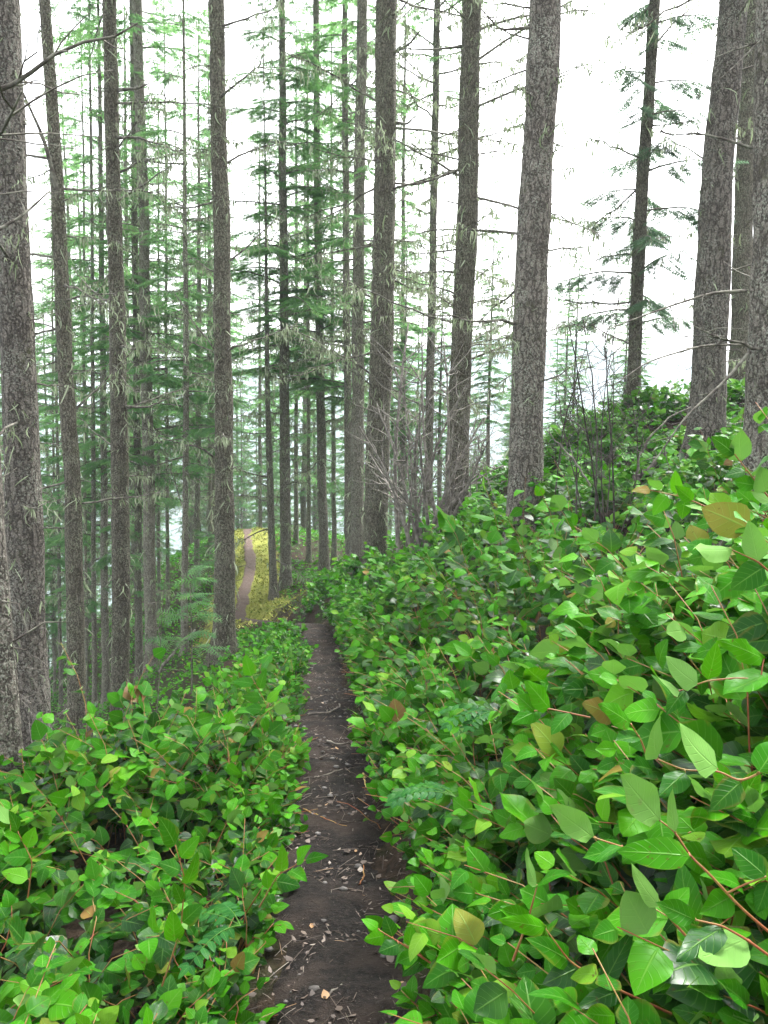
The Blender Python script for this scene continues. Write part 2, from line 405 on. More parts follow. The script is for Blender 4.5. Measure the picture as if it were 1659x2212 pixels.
# the trodden trail, a sheet just above the floor
tt = np.linspace(0, len(TRD) - 1, 700)
TC = np.stack([np.interp(tt, np.arange(len(TRD)), TRD[:, k]) for k in range(3)], 1)
TT = unit(np.gradient(TC[:, :2], axis=0)); TN = np.stack([TT[:, 1], -TT[:, 0]], 1)
us = np.linspace(-1, 1, 13)
wl_ = 0.24 + 0.06 * vnoise(TC[:, 1] * 1.3, TC[:, 1] * 0 + 3, 11) - 0.08 * sstep(TC[:, 1], 12, 18)
wr_ = 0.24 + 0.06 * vnoise(TC[:, 1] * 1.3, TC[:, 1] * 0 + 9, 12) - 0.08 * sstep(TC[:, 1], 12, 18)
wd = np.where(us[None, :] < 0, wl_[:, None], wr_[:, None])
TX = TC[:, None, 0] + TN[:, None, 0] * us * wd; TY = TC[:, None, 1] + TN[:, None, 1] * us * wd
TZ = height(TX, TY) + 0.022 - 0.035 * np.abs(us) ** 6 + 0.018 * vnoise(TX * 6, TY * 6, 21) + 0.007 * vnoise(TX * 19, TY * 19, 22)
ii = (np.arange(len(TC) - 1)[:, None] * 13 + np.arange(12)[None, :]).ravel()
trail = link('trail', raw_mesh('trail', np.stack([TX, TY, TZ], -1).reshape(-1, 3), [np.stack([ii, ii + 1, ii + 14, ii + 13], -1)], M['trail']))
tag(trail, 'narrow dark soil footpath winding away through the green bushes', 'path', kind='structure')

# ------------------------------------------------------------------ leaf templates
def leaf_template(ns, half, pw=0.72, ex=0.80, curl=0.15, fold=0.07, wave=0.014, ph=0.0, twist=0.0):
    """ovate leaf along +X, length 1, half width 0.5 in Y, folded and curved in Z; lc = (u, t, -)"""
    t = np.linspace(0, 1, ns + 1); t = t ** 0.92
    w = np.sin(math.pi * np.clip(t, 0, 1) ** pw) ** ex * (1 - 0.12 * t)
    w[0] = 0.03; w[-1] = 0.012
    us = np.linspace(-1, 1, 2 * half + 1)
    V = np.zeros((ns + 1, len(us), 3)); A = np.zeros_like(V)
    for j, u in enumerate(us):
        V[:, j, 0] = t; V[:, j, 1] = 0.5 * w * u * (1 + (.06 * np.sin(t * 9 + ph + (2 if u > 0 else 0)) if half > 1 else 0)) + 0.10 * twist * t ** 2
        V[:, j, 2] = fold * abs(u) * w - curl * t ** 2.2 - 0.05 * (u * u) * w + wave * np.sin(t * 11 + u * 2 + ph) * abs(u) + twist * .12 * u * t * w
        A[:, j, 0] = u; A[:, j, 1] = t
    k = len(us); i = (np.arange(ns)[:, None] * k + np.arange(k - 1)[None, :]).ravel()
    return V.reshape(-1, 3), [np.stack([i, i + k, i + k + 1, i + 1], -1)], A.reshape(-1, 3)
LEAF_VAR = [dict(), dict(pw=.62, ex=.70, curl=.28, ph=1.3, twist=.8), dict(pw=.85, ex=.9, curl=.02, fold=.14, wave=.03, ph=2.1), dict(pw=.66, ex=.66, curl=.10, fold=.02, wave=.035, ph=4.0, twist=-.9), dict(pw=.74, ex=.85, curl=.40, fold=.10, ph=5.0)]
NEARS = [leaf_template(9, 2, **v) for v in LEAF_VAR]; MIDS = [leaf_template(6, 2, **v) for v in LEAF_VAR]; FARS = [leaf_template(3, 1, **v) for v in LEAF_VAR]
LEAF_NEAR, LEAF_MID, LEAF_FAR = NEARS[0], MIDS[0], FARS[0]

def leaf_axes(dirv, nrm):
    X = unit(dirv); Y = unit(np.cross(nrm, X)); Z = np.cross(X, Y); return X, Y, Z

def leaf_mix(n, g):
    r = g.random(n) ** 1.0 * 0.955
    sick = g.random(n) < 0.015
    return np.where(sick, 0.962 + 0.038 * g.random(n), r)

# ------------------------------------------------------------------ salal cover
def salal_left_edge(y): return np.interp(y, [-1, 3, 4.5, 6.5, 8.5, 11, 13, 15], [-3.2, -2.5, -2.15, -2.05, -1.8, -1.55, -1.5, -1.6])
def make_cover(side, seed):
    g = np.random.default_rng(seed)
    N = 17000
    y = 0.4 + 16.0 * g.random(N) ** 1.15
    x = (-4.4 + 11.0 * g.random(N)) if side > 0 else (-5.2 + 5.2 * g.random(N))
    ne = 2200                                   # low growth crowding the edges of the trail
    y[:ne] = 1.2 + 11 * g.random(ne) ** 1.3; x[:ne] = trail_at(y[:ne])[0] + side * (.30 + .34 * g.random(ne))
    if side > 0: y[ne:ne + 1300] = .8 + 2.4 * g.random(1300); x[ne:ne + 1300] = .35 + 1.5 * g.random(1300)   # thick growth on the near bank
    d, sg = trail_dist(x, y)
    keep = (np.sign(sg) == side) & (d > 0.25 + 0.05 * vnoise(y * 2.1, x * 0 + side, 31)) & (np.hypot(x, y) > 0.95)
    if side < 0:
        e = x - salal_left_edge(y); keep &= (g.random(N) < np.where(e > 0, 1.0, np.exp(e * 2.2) * 0.4)) & (y < 15.6)
    else:
        keep &= (x < 6.6) & (y < 15.2 - 0.15 * np.abs(x - 2))
    keep &= g.random(N) < 1 - (0.06 + 0.34 * sstep(np.hypot(x, y), 2.2, 6.5))
    x, y, d = x[keep], y[keep], d[keep]
    z = height(x, y)
    dens = 0.60 + 0.85 * vnoise(x * .9, y * .9, 35)
    px, py, w = project(np.stack([x, y, z + .3], -1))
    k = (px > -330) & (px < 2700) & (py < 3300) & (g.random(len(x)) < dens)
    x, y, z, d, dens = x[k], y[k], z[k], d[k], dens[k]
    n = len(x)
    dist = np.hypot(x, y)
    H = (0.20 + 0.28 * sstep(d, 0.25, 1.1)) * (0.5 + 0.95 * g.random(n)) * (1 - 0.52 * sstep(dist, 8, 12)) * (0.85 + 0.3 * vnoise(x * .7, y * .7, 37))
    if side < 0: H *= 0.40 + 0.55 * sstep(x - salal_left_edge(y), -0.2, 0.8)
    H = np.where(g.random(n) < 0.07, H * 1.5, H) * (0.75 + 0.5 * sstep(dens, 0.5, 1.0))
    az = g.random(n) * 2 * math.pi
    dr = np.stack([np.cos(az), np.sin(az)], -1)
    # shoots lean downhill and out over the trail
    dr = unit(dr + np.stack([np.full(n, -0.55), np.full(n, -0.15)], -1) * (0.5 if side > 0 else 0.15))
    reach = (0.16 + 0.30 * g.random(n)) * np.where(d < 0.5, 0.55, 1)
    K = 13
    s = 0.20 + 0.80 * (np.arange(K) + 0.5)[None, :] / K + 0.04 * (g.random((n, K)) - .5)
    L = s.shape[1]
    def path(s):
        h = reach[:, None] * s ** 1.5; q = H[:, None] * (1.25 * s - 0.25 * s ** 2.4)
        return np.stack([x[:, None] + dr[:, None, 0] * h, y[:, None] + dr[:, None, 1] * h, z[:, None] + q], -1)
    P = path(s)
    sgn = np.where((np.arange(K)[None, :] + g.integers(0, 2, (n, 1))) % 2, 1, -1)
    a2 = np.arctan2(dr[:, 1], dr[:, 0])[:, None] + sgn * (0.95 + 0.5 * (g.random((n, L)) - .5)) * (1 - 0.6 * s) + 0.35 * g.normal(size=(n, L))
    el = 0.20 + 0.45 * g.normal(size=(n, L))
    D = np.stack([np.cos(a2) * np.cos(el), np.sin(a2) * np.cos(el), np.sin(el)], -1).reshape(-1, 3)
    Nn = np.array([-0.12, -0.25, 1.0]) + 0.55 * g.normal(size=(n, L, 3))
    P = P.reshape(-1, 3) + D * 0.012
    Nn = Nn.reshape(-1, 3)
    X, Y, Z = leaf_axes(D, Nn)
    size = ((0.064 + 0.038 * g.random((n, L))) * ((1 + 0.20 * sstep(dist, 2.2, 7.0)) * (0.62 + 0.38 * sstep(d, 0.3, 1.0)))[:, None] * (1 - 0.30 * (s > .93)) * np.exp(0.20 * g.normal(size=(n, 1)))).ravel()
    wid = size * (0.74 + 0.20 * g.random(len(size)))
    rnd = leaf_mix(len(size), g); rnd = np.where(rnd < .955, np.clip(rnd * 0.55 + (0.66 * s ** 1.6 - 0.15 + 0.11 * g.normal(size=(n, 1))).ravel(), 0, .955), rnd)  # leaves lower on a shoot toned darker, partly painting the thicket's shade
    cd = np.linalg.norm(P - EYE, axis=1)
    px, py, w = project(P)
    ok = (cd > 0.85) & (px > -260) & (px < 1920) & (py < 2700) & (g.random(len(P)) < 0.93)
    td, _ = trail_dist(P[:, 0], P[:, 1]); ok &= td > 0.13 + .12 * g.random(len(P))
    root = empty('salal_cover', (0, 0, 0)) if False else None
    G1 = Geo(); G2 = Geo()
    which = g.integers(0, len(LEAF_VAR), len(P))
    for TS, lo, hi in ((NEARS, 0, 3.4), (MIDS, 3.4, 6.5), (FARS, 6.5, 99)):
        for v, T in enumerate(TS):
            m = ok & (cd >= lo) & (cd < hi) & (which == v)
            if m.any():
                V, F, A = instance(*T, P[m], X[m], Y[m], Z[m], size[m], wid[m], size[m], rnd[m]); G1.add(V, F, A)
    # stems
    ss = np.linspace(0, 1, 6)[None, :] * np.ones((n, 1)); SP = path(ss)
    SP[:, 1:-1] += 0.008 * g.normal(size=SP[:, 1:-1].shape)
    for i in range(n):
        if dist[i] < 8.5:
            V, F = tube(SP[i], np.linspace(0.0032, 0.0013, 6), 4 if dist[i] < 4 else 3); G2.add(V, F)
    V = np.concatenate(G1.V + G2.V); n1 = G1.n
    FS = []; mi = []
    for k_, f in G1.F.items(): f = np.concatenate(f); FS.append(f); mi.append(np.zeros(len(f)))
    for k_, f in G2.F.items(): f = np.concatenate(f) + n1; FS.append(f); mi.append(np.ones(len(f)))
    A = np.concatenate(G1.A + G2.A)
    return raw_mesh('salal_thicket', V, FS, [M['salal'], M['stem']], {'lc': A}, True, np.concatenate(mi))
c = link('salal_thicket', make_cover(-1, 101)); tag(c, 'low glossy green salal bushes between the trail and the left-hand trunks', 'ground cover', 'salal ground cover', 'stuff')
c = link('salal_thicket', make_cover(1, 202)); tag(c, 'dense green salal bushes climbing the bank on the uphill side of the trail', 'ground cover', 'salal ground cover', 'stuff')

# ------------------------------------------------------------------ conifers
def strand_batch(P, L, g, wide=0.008, out=None):
    """hanging lichen strands: tapered curved strips"""
    n = len(P); az = g.random(n) * 2 * math.pi
    side = np.stack([np.cos(az), np.sin(az), np.zeros(n)], -1)
    drift = np.stack([g.normal(size=n) * .3, g.normal(size=n) * .3, -np.ones(n)], -1)
    if out is not None: drift = drift + out * 0.25 + np.stack([-out[:, 1], out[:, 0], 0 * out[:, 0]], -1) * (0.55 * g.normal(size=n))[:, None]
    D = unit(drift) * L[:, None]
    w = wide * (0.6 + 0.8 * g.random(n))[:, None]
    bend = np.stack([g.normal(size=n), g.normal(size=n), np.zeros(n)], -1) * (L * 0.14)[:, None]
    rows = []
    for t, k in ((0, .6), (.35, 1.0), (.7, .7), (1.0, .12)):
        c = P + D * t + bend * math.sin(math.pi * t); rows += [c - side * w * k, c + side * w * k]
    V = np.stack(rows, 1); base = np.arange(n)[:, None] * 8
    F = np.concatenate([base + np.array([[0, 1, 3, 2]]), base + np.array([[2, 3, 5, 4]]), base + np.array([[4, 5, 7, 6]])])
    A = np.zeros((n, 8, 3)); A[:, :, 2] = g.random(n)[:, None]
    return V.reshape(-1, 3), F, A.reshape(-1, 3)

def frond_template(k=6):
    V = []; F = []
    def tri(a, b, c):
        i = len(V); V.extend([a, b, c]); F.append([i, i + 1, i + 2])
    for i in range(k):
        x = i / k
        for s in (-1, 1):
            l = 0.5 * (1 - 0.45 * x)
            z = -0.10 * x * x
            tri((x, 0, z), (x + 0.11, 0, z), (x + 0.26, s * l, z - 0.05))
    tri((0, -.02, 0), (0, .02, 0), (1.0, 0, -.1)); tri((.85, -.06, -.07), (.85, .06, -.07), (1.12, 0, -.13))
    V = np.array(V, float); return V, [np.array(F)], np.zeros((len(V), 3))
FROND = frond_template()

def branch_axis(L, az, el, droop, g, n=8, kink=0.03):
    s = np.linspace(0, 1, n)
    h = np.array([math.cos(az), math.sin(az), 0.0]); side = np.array([-h[1], h[0], 0])
    P = s[:, None] * L * math.cos(el) * h + np.array([0, 0, 1.0]) * (L * (math.sin(el) * s - droop * s ** 2))[:, None]
    P += side * (0.12 * L * g.normal() * s ** 2)[:, None]
    P[1:] += g.normal(size=(n - 1, 3)) * kink * L * 0.35
    return P

def live_branch(fr, wood, P0, L, az, el, droop, g, hang=0.25, dense=1.0):
    """a flat, drooping bough of needle sprays; fr collects frond placements, wood the twigs"""
    P = branch_axis(L, az, el, droop, g, 8, 0.012) + P0
    wood.append((P, np.linspace(0.006 + 0.009 * L, 0.003, 8), 4))
    m = int(9 * L * dense) + 4
    for i in range(m):
        s = 0.16 + 0.84 * (i + g.random()) / m
        p = np.array([np.interp(s, np.linspace(0, 1, 8), P[:, k]) for k in range(3)])
        sd = 1 if i % 2 else -1
        l = (0.42 * L * (1 - s) ** 0.8 * min(1, .25 + 2.2 * s) + 0.11) * (0.6 + 0.6 * g.random())
        a = az + sd * (0.95 + 0.3 * g.normal())
        d = np.array([math.cos(a), math.sin(a), -hang + 0.12 * g.normal()]); d /= np.linalg.norm(d)
        nf = max(1, int(l / 0.10))
        for j in range(nf):
            q = p + d * l * (j / nf) + np.array([0, 0, -0.25 * hang * l * (j / nf) ** 2])
            fr.append((q, a + 0.25 * g.normal(), d[2], 0.20 + 0.07 * g.random()))
            if j:
                for s2 in (-1, 1):
                    fr.append((q, a + s2 * (0.8 + 0.2 * g.normal()), d[2] * 0.8 - 0.1, 0.13 + 0.07 * g.random()))
    fr.append((P[-1] - 0, az, el - droop, 0.24))

def frond_geo(fr, g, needle_w=0.68, sag=0.0):
    n = len(fr)
    P = np.array([f[0] for f in fr]); az = np.array([f[1] for f in fr]); el = np.clip(np.array([f[2] for f in fr]), -1.2, 1.0); L = np.array([f[3] for f in fr])
    D = np.stack([np.cos(az) * np.cos(el), np.sin(az) * np.cos(el), np.sin(el)], -1)
    Nn = np.array([0, 0, 1.0]) + 0.38 * g.normal(size=(n, 3))
    X, Y, Z = leaf_axes(D, Nn)
    return instance(*FROND, P, X, Y, Z, L, L * needle_w * (0.8 + .4 * g.random(n)), L, g.random(n))

def crown_mesh(name, H0, H1, Lmax, nb, g, dense=1.0, hang=0.25, lean=(0, 0), lich=0.0, droop=0.22, needles='needle'):
    """live crown from height H0 to tip H1; boughs longest low down. needles + their twigs in one mesh"""
    fr = []; wood = []
    for i in range(nb):
        s = (i + g.random()) / nb; h = H0 + (H1 - H0) * s
        L = max(0.25, Lmax * (1 - s) ** 0.75 * (0.55 + 0.6 * g.random()))
        az = i * 2.4 + g.normal() * 0.5
        P0 = np.array([lean[0] * h, lean[1] * h, h])
        live_branch(fr, wood, P0, L, az, 0.18 + 0.25 * s + 0.12 * g.normal(), droop + 0.12 * g.random(), g, hang, dense)
    G = Geo(); V, F, A = frond_geo(fr, g); G.add(V, F, A); nf = sum(len(f) for f in F)
    W = Geo()
    for P, r, k in wood: V, F = tube(P, r, k); W.add(V, F)
    V = np.concatenate(G.V + W.V); A = np.concatenate(G.A + W.A); FS = []; mi = []
    for kk, f in G.F.items(): f = np.concatenate(f); FS.append(f); mi.append(np.zeros(len(f)))
    for kk, f in W.F.items(): f = np.concatenate(f) + G.n; FS.append(f); mi.append(np.ones(len(f)))
    mats = [M[needles], M['branch']]
    if lich > 0:
        sp = []; 
        for P, r, k in wood:
            q = g.random(int(lich * 14)); 
            for t in q: sp.append([np.interp(t, np.linspace(0, 1, 8), P[:, c]) for c in range(3)])
        if sp:
            sp = np.array(sp); LV, LF, LA = strand_batch(sp, 0.06 + 0.20 * g.random(len(sp)) ** 1.5, g, 0.010)
            FS.append(LF + len(V)); mi.append(np.full(len(LF), 2)); V = np.concatenate([V, LV]); A = np.concatenate([A, LA]); mats.append(M['lichen'])
    return raw_mesh(name, V, FS, mats, {'lc': A}, True, np.concatenate(mi))

def trunk_mesh(name, axis_pts, hs, rad, mat, sides=20, flare=0.6, rough=0.075, seed=1):
    """trunk along a curved axis given by heights hs -> points; bark ridges in the mesh"""
    n = len(hs); th = np.arange(sides) * 2 * math.pi / sides
    r = np.array([rad(h) for h in hs]); r = r * (1 + flare * np.exp(-np.maximum(hs, 0) / 0.28) )
    lob = 1 + 0.20 * np.exp(-np.maximum(hs, 0)[:, None] / 0.35) * np.sin(th[None, :] * 4 + seed)
    bump = 1 + rough * vnoise(th[None, :] * sides / 6.0 * 1.6 + 0.8 * vnoise(hs[:, None] * 1.1, th[None, :] * 0, seed), hs[:, None] * 3.0, seed + 5) \
             + 0.6 * rough * vnoise(th[None, :] * 0 + seed, hs[:, None] * 2.2, seed + 9)
    bump[:, -1] = bump[:, 0] * .5 + bump[:, -2] * .5
    rr = r[:, None] * bump * lob
    V = axis_pts[:, None, :] + np.stack([np.cos(th)[None, :] * rr, np.sin(th)[None, :] * rr, 0 * rr], -1)
    i = np.arange(n - 1)[:, None] * sides; j = np.arange(sides)[None, :]; j2 = (j + 1) % sides
    F = np.stack([i + j, i + j2, i + sides + j2, i + sides + j], -1).reshape(-1, 4)
    return raw_mesh(name, V.reshape(-1, 3), [F], mat)

def dead_branch(P0, L, az, el, droop, r0, g, twigs=5, lich=1.0, lw=0.011):
    """bare lichen-hung bough: returns wood geo and lichen geo"""
    W = Geo(); Lc = Geo()
    P = branch_axis(L, az, el, droop, g, 8, 0.03) + P0
    V, F = tube(P, np.linspace(r0, r0 * 0.25, 8), 5); W.add(V, F)
    pts = [P]
    for k in range(twigs):
        s = 0.25 + 0.7 * g.random(); p = np.array([np.interp(s, np.linspace(0, 1, 8), P[:, c]) for c in range(3)])
        Q = branch_axis(L * (0.18 + 0.3 * g.random()), az + (1 if k % 2 else -1) * (0.8 + 0.3 * g.normal()), el * .6 + 0.25 * g.normal(), 0.1, g, 5, 0.05) + p
        V, F = tube(Q, np.linspace(r0 * 0.35, 0.0018, 5), 3); W.add(V, F); pts.append(Q)
    sp = []
    for Q in pts:
        for t in g.random(int(lich * 9 * max(.3, np.linalg.norm(Q[-1] - Q[0])) * 1.6) + 1):
            sp.append([np.interp(t, np.linspace(0, 1, len(Q)), Q[:, c]) for c in range(3)])
    sp = np.array(sp); V, F, A = strand_batch(sp, 0.03 + 0.18 * g.random(len(sp)) ** 2, g, lw); Lc.add(V, F, A)
    return W, Lc

# crown prototypes shared by the trees
gC = np.random.default_rng(55)
CROWN_HIGH = [crown_mesh('high_crown', 0.0, 11.0, 2.1, 24, gC, 0.5, 0.2, lich=0.4) for _ in range(3)]

def tree(label, base, tops, wpx, d, H=22.0, group=None, nb=10, blen=(0.4, 1.3), live=None, crown_from=10.5, sides=20, tufts=120, big=False, cat='tree',
         seed=0, bz=(1.2, 9.0), name='fir_tree', lichen=1.0, extra=None, wtop=None, fronds=0):
    """base: picture position where it stands; tops: picture positions further up the trunk; wpx: trunk width there"""
    g = np.random.default_rng(1000 + seed)
    B = at(base[0], base[1], d)
    B[2] = height(B[0], B[1]) - 0.05
    root = empty(name, B); tag(root, label, cat, group or 'conifers along the trail')
    pts = [np.zeros(3)] + [at(p[0], p[1], d) - B for p in tops]
    pts.sort(key=lambda p: p[2])
    hz = np.array([p[2] for p in pts]); xs = np.array([p[0] for p in pts])
    sl = (xs[-1] - xs[-2]) / (hz[-1] - hz[-2]) if len(pts) > 1 else 0
    hs = np.concatenate([[-0.35], np.arange(0, 2.0, 0.09), np.arange(2.0, 11, 0.16), np.arange(11, H, 0.6), [H]])
    ax = np.where(hs <= hz[-1], np.interp(hs, hz, xs), xs[-1] + sl * 0.5 * (hs - hz[-1]))
    for _ in range(5): ax[1:-1] = (ax[:-2] + 2 * ax[1:-1] + ax[2:]) / 4
    AX = np.stack([ax + 0.012 * vnoise(hs * .8, hs * 0 + seed, 2), 0.02 * vnoise(hs * .5, hs * 0 + seed, 4), hs], -1)
    r0 = wpx / FPX * d / 2
    ht = hz[-1]; rt = (wtop / FPX * d / 2) if wtop else r0 * (1 - 0.72 * ht / H)
    def rad(h):
        if h <= ht: return r0 + (rt - r0) * max(h, 0) / ht
        return max(0.012, rt * (1 - (h - ht) / (H - ht)) )
    link('trunk', trunk_mesh('trunk', AX, hs, rad, M['bark_big'] if big else M['bark_far_lit' if d > 16.5 else 'bark'], sides, seed=seed), root)
    def axp(h): return np.array([np.interp(h, hs, AX[:, 0]), np.interp(h, hs, AX[:, 1]), h])
    # dead boughs: each a part of its own, lichen on it a sub-part
    for k in range(nb):
        h = bz[0] + (bz[1] - bz[0]) * (k + g.random()) / nb
        L = blen[0] + (blen[1] - blen[0]) * g.random() ** 1.6
        az = g.random() * 2 * math.pi
        if abs(math.sin(az)) > 0.8: az += 0.7
        W, Lc = dead_branch(axp(h), L + rad(h), az, 0.10 + 0.3 * g.normal(), 0.12 * g.normal(), min(0.022, 0.008 + 0.009 * L), g, int(3 + L * 5), lichen, 0.002 + 0.0006 * d)
        bo = link('branch', W.mesh('branch', M['branch']), root)
        if lichen > 0 and d > 7: tag(link('lichen', Lc.mesh('lichen', M['lichen']), bo), kind='stuff')
    if extra:
        for pp in extra: extra_branch(root, B, pp, g)
    # tufts of lichen and dead twig stubs all over the trunk
    hh = 0.25 + (min(H * .6, 11) - 0.25) * g.random(tufts); az = g.random(tufts) * 2 * math.pi
    P = np.array([axp(h) for h in hh]); o = np.stack([np.cos(az), np.sin(az), 0 * az], -1); rr = np.array([rad(h) for h in hh])
    W = Geo(); Lc = Geo()
    for i in range(tufts):
        a = P[i] + o[i] * rr[i] * 0.9; l = 0.05 + 0.26 * g.random() ** 2.5
        V, F = tube(np.stack([a, a + o[i] * l * .6 + np.array([0, 0, .15 * l * g.normal()]), a + o[i] * l + np.array([0, 0, .5 * l * g.normal()])]), [0.006, .0045, .002], 4); W.add(V, F)
    sp = np.repeat(P + o * (rr * 0.97)[:, None], 3, 0) + 0.02 * g.normal(size=(3 * tufts, 3)); so_ = np.repeat(o, 3, 0)
    V, F, A = strand_batch(sp, (0.06 + 0.25 * g.random(len(sp)) ** 1.7) * min(1, d / 14), g, 0.0028 + 0.0005 * d, so_); Lc.add(V, F, A)
    tag(link('twig_stubs', W.mesh('twig_stubs', M['branch']), root), kind='stuff')
    tag(link('lichen', Lc.mesh('lichen', M['lichen']), root), kind='stuff')
    if live:
        (h0, h1, lm, n_, dn, hg) = live
        link('foliage', crown_mesh('foliage', h0, h1, lm, n_, g, dn, hg, (sl * .8, 0), lich=0.5, needles='hemlock' if name == 'hemlock_tree' else 'needle'), root)
    if crown_from is not None and crown_from < H:
        cr = link('crown', CROWN_HIGH[seed % 3], root); cr.location = tuple(axp(crown_from)); k = (H - crown_from + 0.3) / 11.0
        cr.scale = (0.95, 0.95, k); cr.rotation_euler = (0, 0, g.random() * 6)
    return root

def extra_branch(root, B, pp, g, name='branch'):
    """a particular bough followed along picture positions (px, py, depth)"""
    path, r0, tw = pp
    P = np.array([at(*p) for p in path]) - B
    t = np.linspace(0, len(P) - 1, 16); Q = np.stack([np.interp(t, np.arange(len(P)), P[:, k]) for k in range(3)], 1)
    for _ in range(2): Q[1:-1] = (Q[:-2] + 2 * Q[1:-1] + Q[2:]) / 4
    W = Geo(); V, F = tube(Q, np.linspace(r0, r0 * .3, 16), 6); W.add(V, F)
    L = np.linalg.norm(Q[-1] - Q[0])
    for k in range(tw):
        s = int(4 + 11 * g.random()); d = unit(Q[min(s + 1, 15)] - Q[s - 1]) * 0.7 + 0.6 * g.normal(size=3); d = unit(d)
        l = L * (0.12 + 0.25 * g.random()); TQ = Q[s] + d * l * np.linspace(0, 1, 5)[:, None] + np.cumsum(g.normal(size=(5, 3)) * 0.03 * l, 0)
        TQ[0] = Q[s]
        V, F = tube(TQ, np.linspace(r0 * .4, 0.0012, 5), 3); W.add(V, F)
    link(name, W.mesh(name, M['branch']), root)

T_ = tree
T_('thick mossy trunk cut off by the left edge, rooted in salal nearest the camera', (5, 1800), [(-45, 1106), (-110, 0)], 110, 4.3, 24, nb=4, bz=(1.5, 4), sides=32, tufts=70, big=True, seed=1)
T_('big rough-barked fir trunk, second from the left edge, with pale lichen tufts', (65, 1640), [(50, 1106), (30, 553), (10, 0)], 88, 8.0, 26, nb=9, bz=(2.5, 6.5), blen=(.4, 1.2), sides=28, tufts=130, big=True, seed=2, wtop=56,
   extra=[([(20, 560, 7.9), (-20, 500, 7.2)], .02, 2), ([(-10, 500, 6.5), (50, 465, 6.6), (108, 412, 6.8)], .016, 2)])
T_('slightly bent fir trunk with many short dead stubs, third from the left edge', (168, 1580), [(159, 1106), (130, 553), (97, 0)], 42, 11.0, 24, nb=16, bz=(3, 8), blen=(.4, 1.3), tufts=150, seed=3, wtop=22,
   extra=[([(128, 430, 11), (95, 300, 10.7), (45, 190, 10.4)], .035, 3), ([(120, 345, 11), (60, 335, 10.8), (0, 330, 10.5)], .02, 3)])
T_('straight dark fir trunk standing at the salal edge, fourth from the left edge', (262, 1565), [(259, 1106), (250, 553), (235, 0)], 42, 12.5, 25, nb=15, bz=(4, 9.5), blen=(.4, 1.7), tufts=170, seed=4, wtop=26,
   extra=[([(268, 878, 12.5), (320, 880, 12.2), (368, 858, 11.9)], .022, 1), ([(255, 195, 12.5), (300, 190, 12.3), (322, 180, 12.2)], .028, 1)])
T_('thicker fir trunk of the close pair left of the lone straight trunk', (327, 1450), [(321, 1106), (312, 553), (297, 0)], 27, 18, 25, nb=18, bz=(4, 13), blen=(.5, 2.0), tufts=110, seed=5, wtop=19, live=(4.5, 13, 2.3, 46, .9, .25), crown_from=13)
T_('thin fir trunk pressed close to the left of a thicker twin', (300, 1470), [(298, 1106), (292, 553), (286, 0)], 17, 19, 22, nb=14, bz=(4, 12), blen=(.5, 1.8), tufts=70, seed=6, wtop=11, live=(8, 14, 2.0, 22, .7, .25), crown_from=14)
T_('lone straight fir trunk at the salal tip just left of the distant mossy trail', (482, 1395), [(485, 1106), (480, 553), (466, 0)], 46, 12.0, 25, nb=16, bz=(3, 9), blen=(.4, 1.5), tufts=200, seed=7, wtop=30)
T_('slim fir trunk behind the sapling, left of the lone straight trunk', (398, 1400), [(401, 1106), (402, 700)], 15, 17, 17, nb=14, bz=(3, 10), blen=(.4, 1.5), tufts=80, seed=8, wtop=11, crown_from=None, live=(4, 17, 1.6, 44, .8, .3))
T_('slim pale trunk on the mossy bank left of the distant trail', (426, 1262), [(426, 1106), (430, 700)], 13, 25, 18, nb=14, bz=(3, 12), blen=(.5, 1.7), tufts=60, seed=9, wtop=10, crown_from=None, live=(3.5, 18, 1.7, 50, .8, .3))
T_('crooked slim trunk with pale dead arms on the right verge of the distant trail', (592, 1288), [(585, 1106), (578, 800)], 18, 19.5, 13, nb=16, bz=(1.0, 7), blen=(.6, 1.7), tufts=70, seed=10, wtop=10, crown_from=None, live=(7.5, 13, 1.2, 22, .6, .3))
T_('fir trunk with mossy foot just right of the distant mossy trail', (617, 1256), [(617, 1106), (612, 553), (610, 200)], 25, 20, 24, nb=20, bz=(2, 11), blen=(.6, 2.2), tufts=110, seed=11, wtop=14, live=(5, 17, 2.7, 66, 1.0, .25), crown_from=17)
T_('dark slim fir trunk at the head of the salal, right of the mossy-footed trunk', (701, 1248), [(697, 1106), (687, 553), (682, 0)], 22, 21, 24, nb=18, bz=(3, 11), blen=(.6, 2.0), tufts=110, seed=12, wtop=12, live=(4.5, 17, 2.7, 70, 1.0, .25), crown_from=17)
T_('thin fir trunk, left one of the two pressed behind the stout central trunk', (757, 1230), [(753, 1106), (748, 553), (744, 0)], 19, 19, 23, nb=12, bz=(3, 11), blen=(.5, 1.8), tufts=80, seed=13, wtop=11, live=(9, 16, 1.9, 32, .9, .25), crown_from=16)
T_('mid-sized fir trunk half hidden behind the stout central trunk', (772, 1220), [(772, 1106), (774, 553), (783, 0)], 29, 17.5, 24, nb=14, bz=(3, 10), blen=(.6, 1.8), tufts=120, seed=14, wtop=20, live=(5, 13, 1.6, 28, .8, .25), crown_from=13)
T_('stout central fir trunk with bare shrub stems crossing its foot', (810, 1205), [(816, 1000), (830, 553), (835, 0)], 52, 14.5, 26, nb=30, bz=(3, 10), blen=(.5, 2.2), tufts=260, seed=15, wtop=42, sides=26,
   extra=[([(850, 115, 14.5), (885, 95, 14.2), (912, 60, 14)], .03, 0), ([(850, 265, 14.5), (880, 268, 14.3), (898, 250, 14.2)], .03, 0), ([(845, 395, 14.5), (905, 400, 14.2), (975, 372, 13.9)], .02, 3)])
